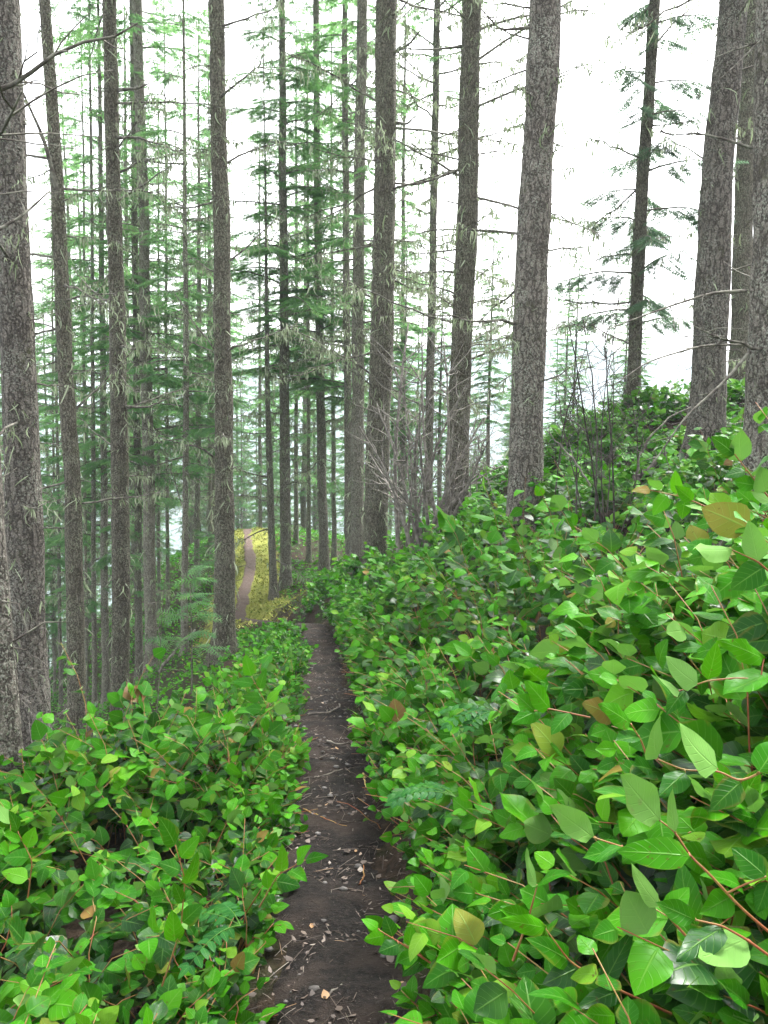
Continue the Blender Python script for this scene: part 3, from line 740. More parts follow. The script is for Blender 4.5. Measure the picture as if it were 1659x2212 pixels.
T_('thin pale trunk seen in the gap right of the stout central trunk', (925, 1075), [(932, 700), (938, 400), (945, 0)], 20, 19, 24, nb=36, bz=(2.5, 12), blen=(.6, 2.6), tufts=110, seed=16, wtop=13, live=(9.8, 15, 1.3, 16, .7, .3), crown_from=15, lichen=1.6)
T_('shaggy fir trunk between the thin pale trunk and the smooth broad trunk', (985, 1095), [(995, 800), (1006, 553), (1021, 0)], 50, 13, 25, nb=34, bz=(2.2, 9), blen=(.5, 2.1), tufts=230, seed=17, wtop=38, sides=26, lichen=1.3,
   extra=[([(1000, 100, 13), (930, 108, 12.8), (870, 105, 12.6)], .022, 3), ([(995, 365, 13), (930, 390, 12.8), (860, 402, 12.5)], .024, 3)])
T_('broad reddish-grey fir trunk standing alone in the bright gap', (1132, 1150), [(1140, 800), (1151, 553), (1178, 0)], 74, 9.2, 26, nb=22, bz=(1.6, 7), blen=(.3, 1.5), tufts=60, big=True, seed=18, wtop=62, sides=30,
   extra=[([(1145, 60, 9.2), (1080, 65, 9.1), (1040, 20, 9.0)], .018, 3)])
T_('slim hemlock with drooping dark sprays against the bright sky', (1367, 885), [(1372, 700), (1385, 450), (1414, 0)], 30, 14, 19, nb=12, bz=(1, 8), blen=(.6, 1.6), tufts=100, seed=19, wtop=22, live=(1.4, 10.5, 1.5, 50, 1.1, .55), crown_from=10, name='hemlock_tree')
T_('stout fir trunk uphill on the right with a dark snag at its foot', (1527, 975), [(1532, 700), (1545, 450), (1585, 0)], 74, 10.5, 25, nb=10, bz=(1, 6.5), blen=(.4, 1.3), tufts=90, big=True, seed=20, wtop=56, sides=28)
T_('fir trunk squeezed between the two stout trunks at the right edge', (1597, 862), [(1603, 553), (1625, 0)], 42, 15, 24, nb=12, bz=(1, 8), blen=(.4, 1.2), tufts=90, seed=21, wtop=34)
T_('massive lichen-crusted trunk at the right edge behind tall salal', (1668, 1130), [(1678, 700), (1700, 0)], 118, 6.5, 26, nb=5, bz=(1.5, 5), blen=(.4, 1.0), tufts=50, big=True, seed=22, wtop=105, sides=32,
   extra=[([(1612, 628, 6.4), (1540, 632, 6.2), (1450, 660, 6.0), (1310, 712, 5.8)], .013, 6), ([(1605, 745, 6.4), (1520, 745, 6.2), (1400, 780, 6.0), (1330, 830, 5.8)], .010, 6),
          ([(1620, 760, 6.4), (1560, 830, 6.2), (1480, 900, 6.1), (1405, 1010, 6.0)], .014, 5), ([(1640, 90, 6.4), (1580, 150, 6.1), (1500, 215, 6.0)], .006, 2)])
# slim trunks down the left slope
THIN = [(115, 1425, 7, 26, 112, 'thin grey trunk glimpsed between the big left trunk and the bent trunk'), (128, 1440, 9, 24, 118, 'thin trunk hugging the left side of the bent trunk'),
        (186, 1498, 9, 21, 180, 'thin straight trunk just right of the bent trunk'), (203, 1518, 12, 19, 198, 'slim dark trunk midway between the bent trunk and the fourth trunk'),
        (227, 1478, 18, 19, 218, 'mid-sized trunk half hidden behind the left side of the fourth trunk'), (363, 1362, 9, 23, 358, 'thin trunk below the yellow moss, right of the close pair'),
        (275, 1450, 14, 22, 272, 'slim trunk peeping out behind the right side of the fourth trunk'), (344, 1400, 8, 26, 342, 'thin faint trunk just right of the close pair'),
        (455, 1240, 9, 30, 452, 'thin faint trunk just left of the lone straight trunk'), (562, 1130, 9, 38, 560, 'thin faint trunk at the far end of the mossy trail'),
        (640, 1190, 10, 29, 640, 'thin pale trunk between the mossy-footed trunk and the dark slim trunk'), (668, 1215, 10, 27, 664, 'thin pale trunk just left of the dark slim trunk'),
        (722, 1215, 11, 27, 716, 'thin trunk between the dark slim trunk and the pressed pair'), (865, 1130, 13, 25, 872, 'thin pale trunk among the bare shrub stems')]
for i, (px, py, w, d, tx, lab) in enumerate(THIN):
    T_(lab, (px, py), [(tx + (px - tx) * .3, 700), (tx, 350)], w, d, 19, group='slim conifers down the slope', nb=12, bz=(3, 12), blen=(.4, 1.6), tufts=50, seed=40 + i, crown_from=None,
       live=(2.2 + 1.6 * (i % 3), 19, 1.8, 58, .8, .3), sides=12)

# ------------------------------------------------------------------ the wood beyond: copies of a few grown prototypes
protos = []
gP = np.random.default_rng(77)
for k in range(7):
    H = 19 + 4 * gP.random()
    g = np.random.default_rng(300 + k)
    hs = np.concatenate([[-0.6], np.linspace(0, H, 34)])
    AX = np.stack([0.05 * vnoise(hs * .3, hs * 0 + k, 3), 0.05 * vnoise(hs * .3, hs * 0 + k, 5), hs], -1)
    r0 = 0.13 + 0.05 * gP.random()
    tm = trunk_mesh('trunk', AX, hs, lambda h: max(.012, r0 * (1 - h / H)), M['bark_far_lit'], 10, seed=k)
    lo = 0.12 + 0.20 * gP.random()
    cm = crown_mesh('crown', H * lo, H, 2.1, 92, g, 1.1, 0.28, lich=1.0)
    W = Geo(); Lc = Geo()
    for j in range(40):
        w_, l_ = dead_branch(np.array([0, 0, H * (0.1 + (lo + .1) * g.random())]), 0.5 + 1.5 * g.random(), g.random() * 6.28, .1 + .3 * g.normal(), .1, .014, g, 4, 1.2)
        for a, b in ((W, w_), (Lc, l_)):
            off = a.n
            for v, at_ in zip(b.V, b.A): a.V.append(v); a.A.append(at_)
            for kk, fl in b.F.items():
                for f in fl: a.F.setdefault(kk, []).append(f + off)
            a.n += b.n
    protos.append((tm, cm, W.mesh('dead_branches', M['branch']), Lc.mesh('lichen', M['lichen'])))

def far_tree(x, y, k, sc, label, group, sz=None, name='distant_fir_tree'):
    z = height(x, y)
    root = empty(name, (x, y, z - 0.1)); tag(root, label, 'tree', group)
    tm, cm, wm, lm = protos[k]
    root.rotation_euler = (0, 0, rng.random() * 6.28); root.scale = (sc, sc, sz or sc)
    link('trunk', tm, root); link('crown', cm, root); tag(link('dead_branches', wm, root), kind='stuff'); tag(link('lichen', lm, root), kind='stuff')
    return root

def scatter(n, pxr, dr, sc, label, group, sep=1.8, seed=1, avoid=None):
    g = np.random.default_rng(seed); pts = []; tries = 0
    while len(pts) < n and tries < 4000:
        tries += 1
        px = pxr[0] + (pxr[1] - pxr[0]) * g.random(); d = dr[0] + (dr[1] - dr[0]) * g.random() ** 0.8
        x = (px - CW) / FPX * d; y = d
        if any((x - a) ** 2 + (y - b) ** 2 < sep ** 2 for a, b in pts): continue
        if avoid and avoid(px, d): continue
        td, _ = trail_dist(np.array([x]), np.array([y]))
        if td[0] < 1.1: continue
        pts.append((x, y)); far_tree(x, y, int(g.integers(0, 7)), sc[0] + (sc[1] - sc[0]) * g.random(), label, group)
scatter(28, (-160, 480), (25, 50), (0.75, 1.1), 'slender conifer down the left slope behind the front trunks', 'conifers down the left slope', 2.0, 1)
scatter(30, (-160, 560), (50, 95), (0.8, 1.15), 'pale green conifer deep in the wood far down the left slope', 'conifers deep in the wood', 2.6, 5)
scatter(22, (400, 860), (38, 80), (0.8, 1.1), 'hazy green conifer beyond the end of the mossy trail', 'conifers beyond the mossy trail', 2.2, 2)
scatter(26, (850, 1110), (19, 50), (0.26, 0.5), 'short pale conifer showing low in the gap beside the shaggy trunk', 'short conifers in the gap', 2.0, 3)
scatter(14, (1160, 1470), (19, 40), (0.2, 0.36), 'small dark conifer top peeping over the bank below the bright sky', 'conifer tops behind the bank', 2.0, 4)

# ------------------------------------------------------------------ bare shrubs, sapling, snags
def bare_shrub(name, label, cat, base, tips, d, r, mat, seed, spread=30, twigs=6, dj=0.5):
    g = np.random.default_rng(seed); B = at(*base, d); B[2] = height(B[0], B[1]) - 0.03
    root = empty(name, B); tag(root, label, cat)
    for (tx, ty) in tips:
        W = Geo()
        p0 = np.array([g.normal() * spread / 1790 * d, g.normal() * .12, 0]); p1 = at(tx, ty, d + dj * g.normal()) - B
        t = np.linspace(0, 1, 12); sag = np.array([g.normal() * .1, g.normal() * .1, 0.16 * np.linalg.norm((p1 - p0)[:2])])
        P = p0 + (p1 - p0) * t[:, None] + np.sin(t * math.pi)[:, None] * sag + np.cumsum(g.normal(size=(12, 3)) * 0.012, 0) * t[:, None]
        P[0, 2] = -0.05; L = np.linalg.norm(p1 - p0)
        V, F = tube(P, np.linspace(r, r * .3, 12) * (.7 + .5 * g.random()), 5); W.add(V, F)
        for k in range(twigs):
            i = int(3 + 8 * g.random()); dv = unit(unit(P[min(i + 1, 11)] - P[i - 1]) + 0.75 * g.normal(size=3)); l = L * (.12 + .22 * g.random())
            Q = P[i] + dv * l * np.linspace(0, 1, 6)[:, None] + np.cumsum(g.normal(size=(6, 3)) * .03 * l, 0); Q[0] = P[i]
            V, F = tube(Q, np.linspace(r * .4, .0016, 6), 3); W.add(V, F)
            for q in range(2):
                j = 2 + q * 2; d2 = unit(dv + .9 * g.normal(size=3)); V, F = tube(Q[j] + d2 * l * .4 * np.linspace(0, 1, 3)[:, None], [.0022, .0018, .0012], 3); W.add(V, F)
        link('stem', W.mesh('stem', mat), root)
    return root
bare_shrub('bare_shrub', 'tangled grey leafless shrub fanning out beside the stout central trunk', 'shrub', (918, 1150),
           [(785, 920), (802, 985), (848, 760), (880, 700), (925, 840), (960, 720), (1005, 830), (1062, 960), (1085, 1010), (815, 870), (900, 880), (985, 960), (870, 960), (830, 1020), (910, 700), (1040, 900)], 12.2, .032, M['shrubstem'], 5, 34, 14)
bare_shrub('bare_shrub', 'clump of thin dark upright leafless stems on the bank under the hemlock', 'shrub', (1285, 1075),
           [(1218, 720), (1262, 650), (1302, 700), (1338, 610), (1195, 840), (1356, 800), (1272, 740), (1320, 760), (1240, 860)], 7.8, .010, M['shrubred'], 6, 42, 16)
bare_shrub('bare_shrub', 'low spray of pale leafless twigs between the shaggy and the broad trunk', 'shrub', (1060, 1120),
           [(1010, 950), (1045, 900), (1085, 880), (1110, 940), (1030, 1000)], 11.5, .010, M['shrubstem'], 8, 24, 14)
bare_shrub('bare_shrub', 'wispy leafless twigs at the foot of the big lichen-tufted left trunk', 'shrub', (88, 1640),
           [(60, 1480), (115, 1440), (130, 1520), (40, 1500), (105, 1400)], 7.4, .005, M['shrubstem'], 9, 14, 5, .2)
bare_shrub('bare_sapling', 'thin upright bare sapling between the close pair and the sapling', 'sapling', (340, 1545), [(360, 1235), (352, 1330)], 10, .010, M['twig'], 10, 1, 4, .1)

def loose_wood(name, label, cat, path, r, mat, seed, twigs=3, lich=False):
    g = np.random.default_rng(seed); P = np.array([at(*p) for p in path]); B = P[0].copy()
    t = np.linspace(0, len(P) - 1, 14); Q = np.stack([np.interp(t, np.arange(len(P)), P[:, k]) for k in range(3)], 1) - B
    for _ in range(2): Q[1:-1] = (Q[:-2] + 2 * Q[1:-1] + Q[2:]) / 4
    Q[1:-1] += g.normal(size=Q[1:-1].shape) * r * .4
    W = Geo(); V, F = tube(Q, np.linspace(r, r * .45, 14) * (1 + .12 * g.normal(size=14)), 8); W.add(V, F); L = np.linalg.norm(Q[-1])
    for k in range(twigs):
        i = int(3 + 10 * g.random()); dv = unit(Q[-1] / L + g.normal(size=3) * .8); l = L * (.1 + .2 * g.random())
        V, F = tube(Q[i] + dv * l * np.linspace(0, 1, 4)[:, None] + np.array([0, 0, .1]) * l * (np.linspace(0, 1, 4) ** 2)[:, None], np.linspace(r * .4, .0015, 4), 4); W.add(V, F)
    o = link(name, W.mesh(name, mat), None, B); tag(o, label, cat); return o
loose_wood('fallen_branch', 'grey dead branch leaning up out of the slope below the yellow moss', 'branch', [(343, 1452, 14), (375, 1410, 14.2), (421, 1360, 14.5)], .035, M['branch'], 1)
loose_wood('broken_snag', 'short blackened snag lying at the foot of the stout right-hand trunk', 'snag', [(1375, 1045, 8.6), (1402, 1015, 8.7), (1448, 972, 8.9)], .045, M['shrubred'], 2, 4)
loose_wood('dead_stem', 'long arching dead stem rising behind the black snag', 'branch', [(1372, 1030, 8.3), (1388, 960, 8.4), (1440, 905, 8.5), (1492, 880, 8.6)], .014, M['branch'], 3, 6)
loose_wood('dead_stem', 'pale bent dead stem in the bank salal left of the black snag', 'branch', [(1275, 1050, 7.4), (1252, 1010, 7.4), (1210, 960, 7.5), (1180, 930, 7.5)], .010, M['shrubstem'], 4, 3)

def sapling(label, base, top, d, lm, nb, seed):
    g = np.random.default_rng(seed); B = at(*base, d); B[2] = height(B[0], B[1]) - .03; T = at(*top, d) - B; H = T[2]
    root = empty('fir_sapling', B); tag(root, label, 'sapling')
    V, F = tube(np.array([[0, 0, 0], [T[0] * .5 + .01, .01, H * .5], [T[0], 0, H]]), [.014, .010, .004], 6); W = Geo(); W.add(V, F); link('trunk', W.mesh('trunk', M['twig']), root)
    link('foliage', crown_mesh('foliage', H * .35, H * 1.02, lm, nb, g, 1.6, .12, (T[0] / H, 0), droop=.05), root)
sapling('spindly young fir sapling with bluish sprays in front of the lone straight trunk', (414, 1465), (410, 1235), 10.5, .36, 9, 31)
sapling('little dark fir sapling growing by the moss left of the distant trail', (450, 1215), (448, 1150), 24, .5, 16, 32)

# ------------------------------------------------------------------ individual salal shoots close to the camera
def shoot(label, stem, leaves, d, r=0.0028, seed=0):
    g = np.random.default_rng(4000 + seed)
    P = np.array([at(px, py, d + dd) for px, py, dd in stem]); B = P[0].copy()
    root = empty('salal_shoot', B); tag(root, label, 'shoot', 'salal shoots close by')
    t = np.linspace(0, len(P) - 1, 22); Q = np.stack([np.interp(t, np.arange(len(P)), P[:, k]) for k in range(3)], 1)
    for _ in range(2): Q[1:-1] = (Q[:-2] + 2 * Q[1:-1] + Q[2:]) / 4
    W = Geo(); V, F = tube(Q - B, np.linspace(r, r * .5, 22), 6); W.add(V, F)
    for (bx, by, tx, ty, w, tone) in leaves:
        b0 = at(bx, by, d + .01 * g.normal()); dd = .035 * g.normal(); t0 = at(tx, ty, d + dd - 0.02)
        X = t0 - b0; L = np.linalg.norm(X); wid = w / FPX * d * 1.08
        i = np.linalg.norm(Q - b0, axis=1).argmin()
        V, F = tube(np.stack([Q[i], (Q[i] + b0) / 2 + np.array([0, 0, .002]), b0]) - B, [r * .75, r * .6, r * .5], 5); W.add(V, F)
        n = unit(EYE - b0) * .75 + np.array([0, -.1, .55]) + .22 * g.normal(size=3)
        if tone < 0: n = -n
        Xa, Ya, Za = leaf_axes(X[None], n[None])
        V, F, A = instance(*NEARS[int(g.integers(0, 4))], (b0 - B)[None], Xa, Ya, Za, np.array([L]), np.array([wid]), np.array([L]), np.array([abs(tone)]))
        link('leaf', raw_mesh('leaf', V, F, M['salal'], {'lc': A}), root)
    link('stem', W.mesh('stem', M['stem']), root)
def auto(stem_xy, n, lpx, seed, w=.62):
    g = np.random.default_rng(seed); P = np.array(stem_xy, float)[:, :2]; out = []
    for k in range(n):
        t = (len(P) - 1) * (0.25 + .75 * k / max(1, n - 1)); b = np.array([np.interp(t, np.arange(len(P)), P[:, c]) for c in range(2)])
        i = min(int(t), len(P) - 2); dv = (P[i + 1] - P[i]) / (np.linalg.norm(P[i + 1] - P[i]) + 1e-6)
        a = (1 if k % 2 else -1) * (.8 + .3 * g.normal()) * (0.15 if k == n - 1 else 1); ca, sa = math.cos(a), math.sin(a)
        dv = np.array([dv[0] * ca - dv[1] * sa, dv[0] * sa + dv[1] * ca]); l = lpx * (.75 + .4 * g.random())
        out.append((*(b + dv * 5), *(b + dv * l), l * w * (.8 + .4 * g.random()), .35 + .6 * g.random() if g.random() < .85 else -.7))
    return out
SH = [('arching red-stemmed salal shoot with the largest leaves, reaching in from the right edge', [(1705, 2050, 0), (1600, 1962, 0), (1530, 1885, 0), (1490, 1849, .01), (1459, 1797, .02), (1425, 1772, .03)],
       [(1425, 1772, 1330, 1664, 82, -.86), (1459, 1797, 1435, 1687, 30, -.7), (1490, 1849, 1335, 1834, 72, .7), (1655, 1893, 1580, 1828, 60, .4)], 1.25),
      ('short salal shoot ending in one bright oval leaf at the centre of the lower right', [(1425, 1862, .02), (1345, 1830, 0), (1282, 1809, 0)],
       [(1282, 1809, 1177, 1732, 58, -.9), (1350, 1832, 1257, 1852, 62, .55), (1345, 1828, 1290, 1838, 30, .5)], 1.38),
      ('salal shoot with a pale back-turned leaf low at the right edge', [(1690, 2085, 0), (1612, 2029, 0), (1560, 2000, 0), (1502, 1987, 0)],
       [(1502, 1987, 1417, 1950, 52, .5), (1612, 2029, 1495, 2085, 88, -.8), (1560, 2003, 1470, 2060, 60, .3)], 1.22),
      ('salal shoot with a browned curled leaf under the largest shoot', [(1480, 2020, 0), (1425, 1959, 0)], [(1425, 1959, 1337, 1859, 44, -.945), (1440, 1975, 1490, 1915, 48, .75)], 1.3),
      ('low salal shoot with dark drooping leaves at the bottom right', [(1450, 2190, 0), (1300, 2122, 0), (1230, 2077, 0), (1178, 2005, 0)],
       [(1180, 2004, 1090, 1989, 40, .8), (1230, 2077, 1167, 2029, 58, .5), (1302, 2129, 1365, 2014, 44, .3), (1250, 2090, 1190, 2120, 60, .12), (1340, 2140, 1265, 2165, 46, .3)], 1.4),
      ('upright red-stemmed salal shoot with one folded leaf beside the trail bank', [(1108, 2075, 0), (1140, 1990, 0), (1160, 1914, 0)], [(1160, 1914, 1120, 1829, 40, -.6), (1158, 1918, 1205, 1860, 42, .6), (1145, 1985, 1080, 1965, 40, .7)], 1.5),
      ('salal shoot with four broad leaves halfway up the right edge', [(1700, 1476, 0), (1600, 1464, 0), (1530, 1470, 0), (1507, 1478, 0), (1467, 1493, 0)],
       [(1507, 1478, 1425, 1426, 58, -.8), (1467, 1493, 1385, 1461, 46, -.7), (1530, 1468, 1550, 1396, 42, .75), (1650, 1423, 1567, 1383, 46, .8), (1660, 1456, 1560, 1500, 80, .72), (1480, 1492, 1440, 1530, 40, .4)], 1.75),
      ('salal shoot with two huge pale leaves crossing above the largest shoot', [(1680, 1650, 0), (1600, 1690, 0), (1550, 1664, 0), (1480, 1665, 0), (1420, 1640, 0)],
       [(1550, 1661, 1440, 1576, 86, -.9), (1420, 1638, 1390, 1523, 70, -.9), (1600, 1690, 1540, 1740, 60, .35), (1480, 1668, 1430, 1715, 50, .4), (1640, 1668, 1690, 1590, 70, .6)], 1.45),
      ('salal shoot with two bright leaves standing against the right-edge trunk', [(1695, 1265, 0), (1637, 1213, 0), (1582, 1188, 0)],
       [(1582, 1188, 1497, 1188, 56, -.9), (1637, 1213, 1620, 1123, 48, -.8), (1650, 1225, 1580, 1270, 60, .4), (1665, 1240, 1700, 1180, 50, .6)], 1.9),
      ('small salal shoot with a single round leaf below the four-leaved shoot', [(1400, 1640, 0), (1385, 1600, 0), (1362, 1563, 0)], [(1362, 1563, 1302, 1521, 50, .7), (1380, 1590, 1330, 1600, 40, .4)], 1.8),
      ('salal shoot with overlapping round leaves in the middle of the bank', [(1275, 1550, 0), (1187, 1531, 0), (1155, 1536, 0)], [(1187, 1531, 1140, 1473, 50, .8), (1155, 1536, 1115, 1500, 42, .7), (1230, 1540, 1190, 1580, 40, .5), (1165, 1533, 1110, 1560, 36, .6)], 2.2)]
for i, (lab, st, lv, d) in enumerate(SH): shoot(lab, st, lv, d, seed=i)
AU = [('leafy salal shoot rising in front of the right-edge trunk at the skyline', [(1700, 1120, 0), (1640, 1050, 0), (1590, 985, 0)], 7, 66, 2.0),
      ('salal shoot leaning left from the right edge with one orange-tinged leaf', [(1560, 1110, 0), (1480, 1075, 0), (1410, 1060, 0)], 7, 48, 2.6),
      ('tall salal shoot standing out of the left bushes near the bottom edge', [(350, 2130, 0), (390, 2010, 0), (400, 1900, 0), (380, 1830, 0)], 7, 62, 2.1),
      ('salal shoot with pale leaves poking up in the middle of the left bushes', [(590, 1560, 0), (570, 1510, 0), (545, 1465, 0)], 6, 46, 4.4),
      ('salal shoot with spread leaves over the trail edge at the lower left', [(560, 1960, 0), (600, 1890, 0), (655, 1860, 0)], 6, 50, 2.6),
      ('dark salal shoot filling the bank above the largest shoot at the right edge', [(1700, 1830, .05), (1640, 1770, .05), (1580, 1700, .05)], 8, 74, 1.55),
      ('salal shoot drooping in the shade at the very right edge of the bank', [(1720, 1950, .05), (1660, 1900, .05), (1590, 1930, .05)], 7, 78, 1.4),
      ('salal shoot in the bottom right corner below the pale back-turned leaf', [(1720, 2230, 0), (1640, 2180, 0), (1560, 2150, 0)], 7, 84, 1.3),
      ('salal shoot in front of the near left trunk foot', [(60, 1940, 0), (70, 1860, 0), (40, 1800, 0)], 6, 58, 2.6),
      ('salal shoot hanging over the trail from the bank at the bottom', [(930, 2080, 0), (870, 2040, 0), (820, 2010, 0)], 6, 48, 1.9)]
for i, (lab, st, n, l, d) in enumerate(AU):
    lv = auto(st, n, l, 60 + i)
    lv = [(*q[:5], min(q[5], .93)) for q in lv]
    if 'orange' in lab: lv[-1] = (*lv[-1][:5], .985)
    shoot(lab, st, lv, d, .0026, 30 + i)

# ------------------------------------------------------------------ oregon grape in the bank
def oregon_grape(label, base, d, seed):
    g = np.random.default_rng(seed); B = at(*base, d); root = empty('oregon_grape', B); tag(root, label, 'plant', 'oregon grape in the bank')
    for k in range(3):
        az = math.pi + 1.3 * (g.random() - .5) - .5 + k * .5; L = .16 + .06 * g.random(); s = np.linspace(0, 1, 9)
        h = np.array([math.cos(az), math.sin(az) * .8, 0]); P = s[:, None] * L * h + np.array([0, 0, 1]) * (L * (.45 * s - .55 * s ** 2))[:, None]
        G = Geo(); V, F = tube(P, np.linspace(.002, .001, 9), 4); nF = sum(len(f) for f in F)
        pos = []; D = []
        for i in range(2, 9):
            for sd in (-1, 1):
                a = az + sd * 1.15; pos.append(P[i]); D.append([math.cos(a), math.sin(a), -.15])
        pos.append(P[-1]); D.append([h[0], h[1], -.3]); pos = np.array(pos); D = np.array(D); n = len(pos)
        X, Y, Z = leaf_axes(D, np.array([0, -.35, 1.0]) + .15 * g.normal(size=(n, 3))); sz = .036 + .01 * g.random(n)
        LV, LF, LA = instance(*LEAF_MID, pos, X, Y, Z, sz, sz * .55, sz, g.random(n)); G.add(V, F); G.add(LV, LF, LA)
        link('frond', G.mesh('frond', M['dark_leaf']), root)
oregon_grape('dark Oregon grape with paired leaflets in the bank, upper one of three', (1075, 1540), 3.1, 1)
oregon_grape('Oregon grape fronds low in the bank right beside the trail', (985, 1722), 2.5, 2)
oregon_grape('Oregon grape fronds in the shade of the bushes left of the trail', (520, 2000), 2.3, 3)

# ------------------------------------------------------------------ litter, sticks and moss
g = np.random.default_rng(9)
n = 2600; y = 1.7 + 11 * g.random(n) ** 1.5; tx, _ = trail_at(y); x = tx + np.where(g.random(n) < .75, .20 * g.normal(size=n), .4 * g.normal(size=n))
z = height(x, y) + .026; P = np.stack([x, y, z], -1); az = g.random(n) * 6.28
D = np.stack([np.cos(az), np.sin(az), .12 * g.normal(size=n)], -1); X, Y, Z = leaf_axes(D, np.array([0, 0, 1.]) + .3 * g.normal(size=(n, 3)))
sz = .008 + .028 * g.random(n) ** 2.2; V, F, A = instance(*leaf_template(4, 1), P, X, Y, Z, sz, sz * (.3 + .6 * g.random(n)), sz * -1.2, g.random(n) ** 1.2)
n2 = 1500; y = 1.7 + 11 * g.random(n2) ** 1.5; tx, _ = trail_at(y); x = tx + .22 * g.normal(size=n2); G = Geo(); G.add(V, F, A)
zz = height(x, y) + .027
for i in range(n2):
    a = g.random() * 6.28; l = .012 + .05 * g.random() ** 2; dv = np.array([math.cos(a), math.sin(a), .05 * g.normal()]) * l; p = np.array([x[i], y[i], zz[i]])
    V, F = tube(np.stack([p - dv, p + np.array([0, 0, .002]), p + dv]), .0009 + .0008 * g.random(), 3); G.add(V, F, np.tile([0, 0, g.random() * .98], (len(V), 1)))
tag(link('leaf_litter', G.mesh('leaf_litter', M['litter'])), 'dead leaf scraps and needles strewn on the dark trail', 'litter', kind='stuff')

g = np.random.default_rng(19); G = Geo(); n = 240
y = 1.7 + 10 * g.random(n) ** 1.6; tx, _ = trail_at(y); x = tx + .17 * g.normal(size=n); zz = height(x, y) + .024
for i in range(n):
    r = .004 + .016 * g.random() ** 3; th = np.arange(7) * 2 * math.pi / 7; rows = []
    for ph, zc in ((.55, -.3), (1, 0.15), (.75, .6), (.2, .8)):
        k = ph * r * (1 + .22 * g.normal(size=7)); rows.append(np.stack([np.cos(th) * k * 1.2, np.sin(th) * k, np.full(7, zc * r)], -1))
    V = np.concatenate(rows) + [x[i], y[i], zz[i]]; q = np.arange(3)[:, None] * 7; j = np.arange(7)[None]; j2 = (j + 1) % 7
    G.add(V, [np.stack([q + j, q + j2, q + 7 + j2, q + 7 + j], -1).reshape(-1, 4), np.array([[21 + c for c in range(7)]])])
tag(link('pebbles', G.mesh('pebbles', stem_material('grey_pebble', (.05, .045, .04), (.16, .15, .14), .7))), 'small grey pebbles pressed into the trail soil', 'pebbles', kind='stuff')

def stick(name, label, pts, r, mat, seed):
    g = np.random.default_rng(seed); P = np.array([at(px, py, d) for px, py, d in pts])
    t = np.linspace(0, len(P) - 1, 14); Q = np.stack([np.interp(t, np.arange(len(P)), P[:, k]) for k in range(3)], 1)
    Q[:, 2] = height(Q[:, 0], Q[:, 1]) + .024 + r
    for _ in range(2): Q[1:-1] = (Q[:-2] + 2 * Q[1:-1] + Q[2:]) / 4
    Q[1:-1] += g.normal(size=Q[1:-1].shape) * r * .5; B = Q[0].copy()
    V, F = tube(Q - B, np.linspace(r, r * .5, 14), 6); W = Geo(); W.add(V, F); tag(link(name, W.mesh(name, mat), None, B), label, name.replace('_', ' '))
def dg(px, py):  # walking distance at which the trail shows at this height in the picture
    return float(np.interp(-py, [-2300, -2050, -1800, -1600, -1500, -1410], [2.1, 2.75, 3.75, 5.4, 7.0, 9.8]))
def S_(name, label, pts, r, mat, seed): stick(name, label, [(a, b, dg(a, b)) for a, b in pts], r, mat, seed)
S_('root', 'curved dark root looping across the trail beyond the halfway bend', [(664, 1556), (700, 1553), (728, 1545), (732, 1530)], .011, M['twig'], 1)
S_('root', 'thin bowed root lying across the trail below the curved one', [(706, 1607), (725, 1618), (752, 1616), (775, 1606)], .008, M['twig'], 2)
S_('stick', 'small straw-yellow stick lying by the right edge of the trail', [(784, 1693), (790, 1722)], .006, stem_material('straw_stick', (.45, .30, .09), (.55, .40, .16)), 3)
S_('stick', 'long slender brown twig slanting across the trail above the halfway leaves', [(655, 1765), (700, 1780), (755, 1795)], .004, M['stem'], 4)
S_('stick', 'dark straight twig poking onto the trail from the left bushes', [(655, 1706), (690, 1700), (740, 1682)], .006, M['twig'], 5)
S_('stick', 'short curved brown twig standing out near the middle of the near trail', [(775, 1935), (787, 1915), (785, 1890)], .004, M['stem'], 6)
S_('stick', 'dark twig lying level across the nearest stretch of trail', [(690, 1975), (720, 1976), (752, 1974)], .005, M['twig'], 7)
S_('stick', 'forked-looking pale twig at the bottom of the trail', [(700, 2180), (740, 2150), (775, 2135)], .005, M['branch'], 8)

g = np.random.default_rng(12)
n = 26000; y = 15 + 27 * g.random(n); i = np.abs(TRD[None, :, 1] - y[:400, None]).argmin(1) if False else None
tx, _ = trail_at(y); x = tx + .8 * g.normal(size=n); d, _ = trail_dist(x, y); k = (d > .2) & (d < 1.9) & (g.random(n) < 1.25 - d * .75); x, y = x[k], y[k]; n = len(x)
z = height(x, y); az = g.random(n) * 6.28; D = np.stack([np.cos(az) * .8, np.sin(az) * .8, .3 + .8 * g.random(n)], -1); X, Y, Z = leaf_axes(D, np.array([0, 0, 1.]) + .5 * g.normal(size=(n, 3)))
sz = .03 + .07 * g.random(n) ** 1.5; pn = np.clip(.5 + .4 * vnoise(x * 1.2, y * 1.2, 50) + .25 * g.normal(size=n), 0, 1)
V, F, A = instance(*leaf_template(2, 1), np.stack([x, y, z - .01], -1), X, Y, Z, sz, sz * .45, sz, pn)
tag(link('moss', raw_mesh('moss', V, F, M['moss'], {'lc': A})), 'yellow-green moss lining the far stretch of the trail', 'moss', kind='stuff')

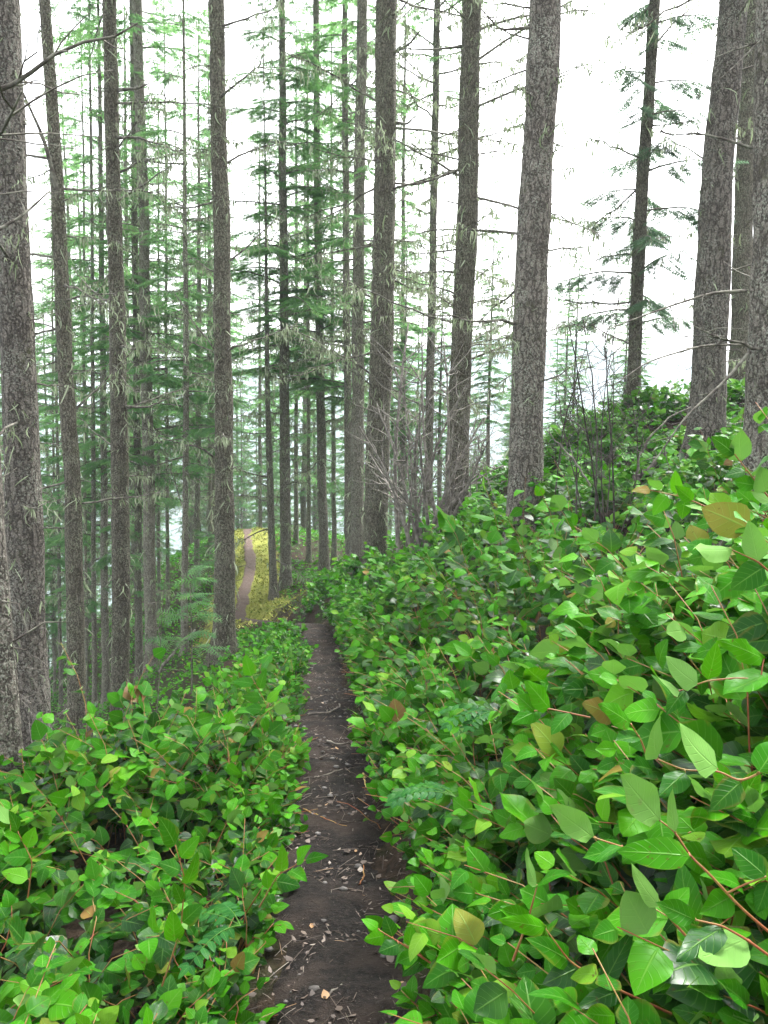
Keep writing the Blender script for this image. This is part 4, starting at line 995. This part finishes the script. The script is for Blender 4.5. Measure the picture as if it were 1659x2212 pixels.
n = 150000; y = 5 + 40 * g.random(n); x = -15 + 22 * g.random(n); d, sg = trail_dist(x, y)
e = np.where(y < 12.5, x - salal_left_edge(y), -1.0)
k = (e < 0.2) & (d > .45) & (g.random(n) < .55 + .55 * vnoise(x * .8, y * .8, 61)) & ((d > 0.9) | (y < 16)); x, y = x[k], y[k]; n = len(x)
px, py, w = project(np.stack([x, y, height(x, y)], -1)); k = (px > -150) & (px < 1100); x, y = x[k], y[k]; n = len(x)
z = height(x, y) + .20 * g.random(n) ** 1.5; az = g.random(n) * 6.28; D = np.stack([np.cos(az), np.sin(az), .3 * g.normal(size=n)], -1); X, Y, Z = leaf_axes(D, np.array([0, 0, 1.]) + .5 * g.normal(size=(n, 3)))
sz = (.035 + .055 * g.random(n)) * (1 + .8 * sstep(y, 14, 30)); V, F, A = instance(*leaf_template(2, 1), np.stack([x, y, z], -1), X, Y, Z, sz, sz * .65, sz, .5 + .45 * g.random(n))
tag(link('undergrowth', raw_mesh('undergrowth', V, F, M['salal_far'], {'lc': A})), 'thin low green undergrowth on the slope among the left-hand trunks', 'undergrowth', kind='stuff')

# ------------------------------------------------------------------ hazy air
hz = NB('hazy_air')
pv = hz.n.new('ShaderNodeVolumePrincipled'); pv.inputs['Color'].default_value = (0.84, 0.89, 1.0, 1); pv.inputs['Density'].default_value = 0.0008
_o = hz.n.new('ShaderNodeOutputMaterial'); hz.l.new(pv.outputs[0], _o.inputs['Volume'])
x0, x1, z0, z1 = -1700, 1700, float(GZ.min()) - 1.5, 40.0
bv = np.array([[x0, x0, z0], [x1, x0, z0], [x1, x1, z0], [x0, x1, z0], [x0, x0, z1], [x1, x0, z1], [x1, x1, z1], [x0, x1, z1]])
hzo = link('haze', raw_mesh('haze', bv, [np.array([[0, 3, 2, 1], [4, 5, 6, 7], [0, 1, 5, 4], [1, 2, 6, 5], [2, 3, 7, 6], [3, 0, 4, 7]])], hz.m, smooth=False))
tag(hzo, 'pale hazy air between the distant trees', 'haze', kind='stuff')
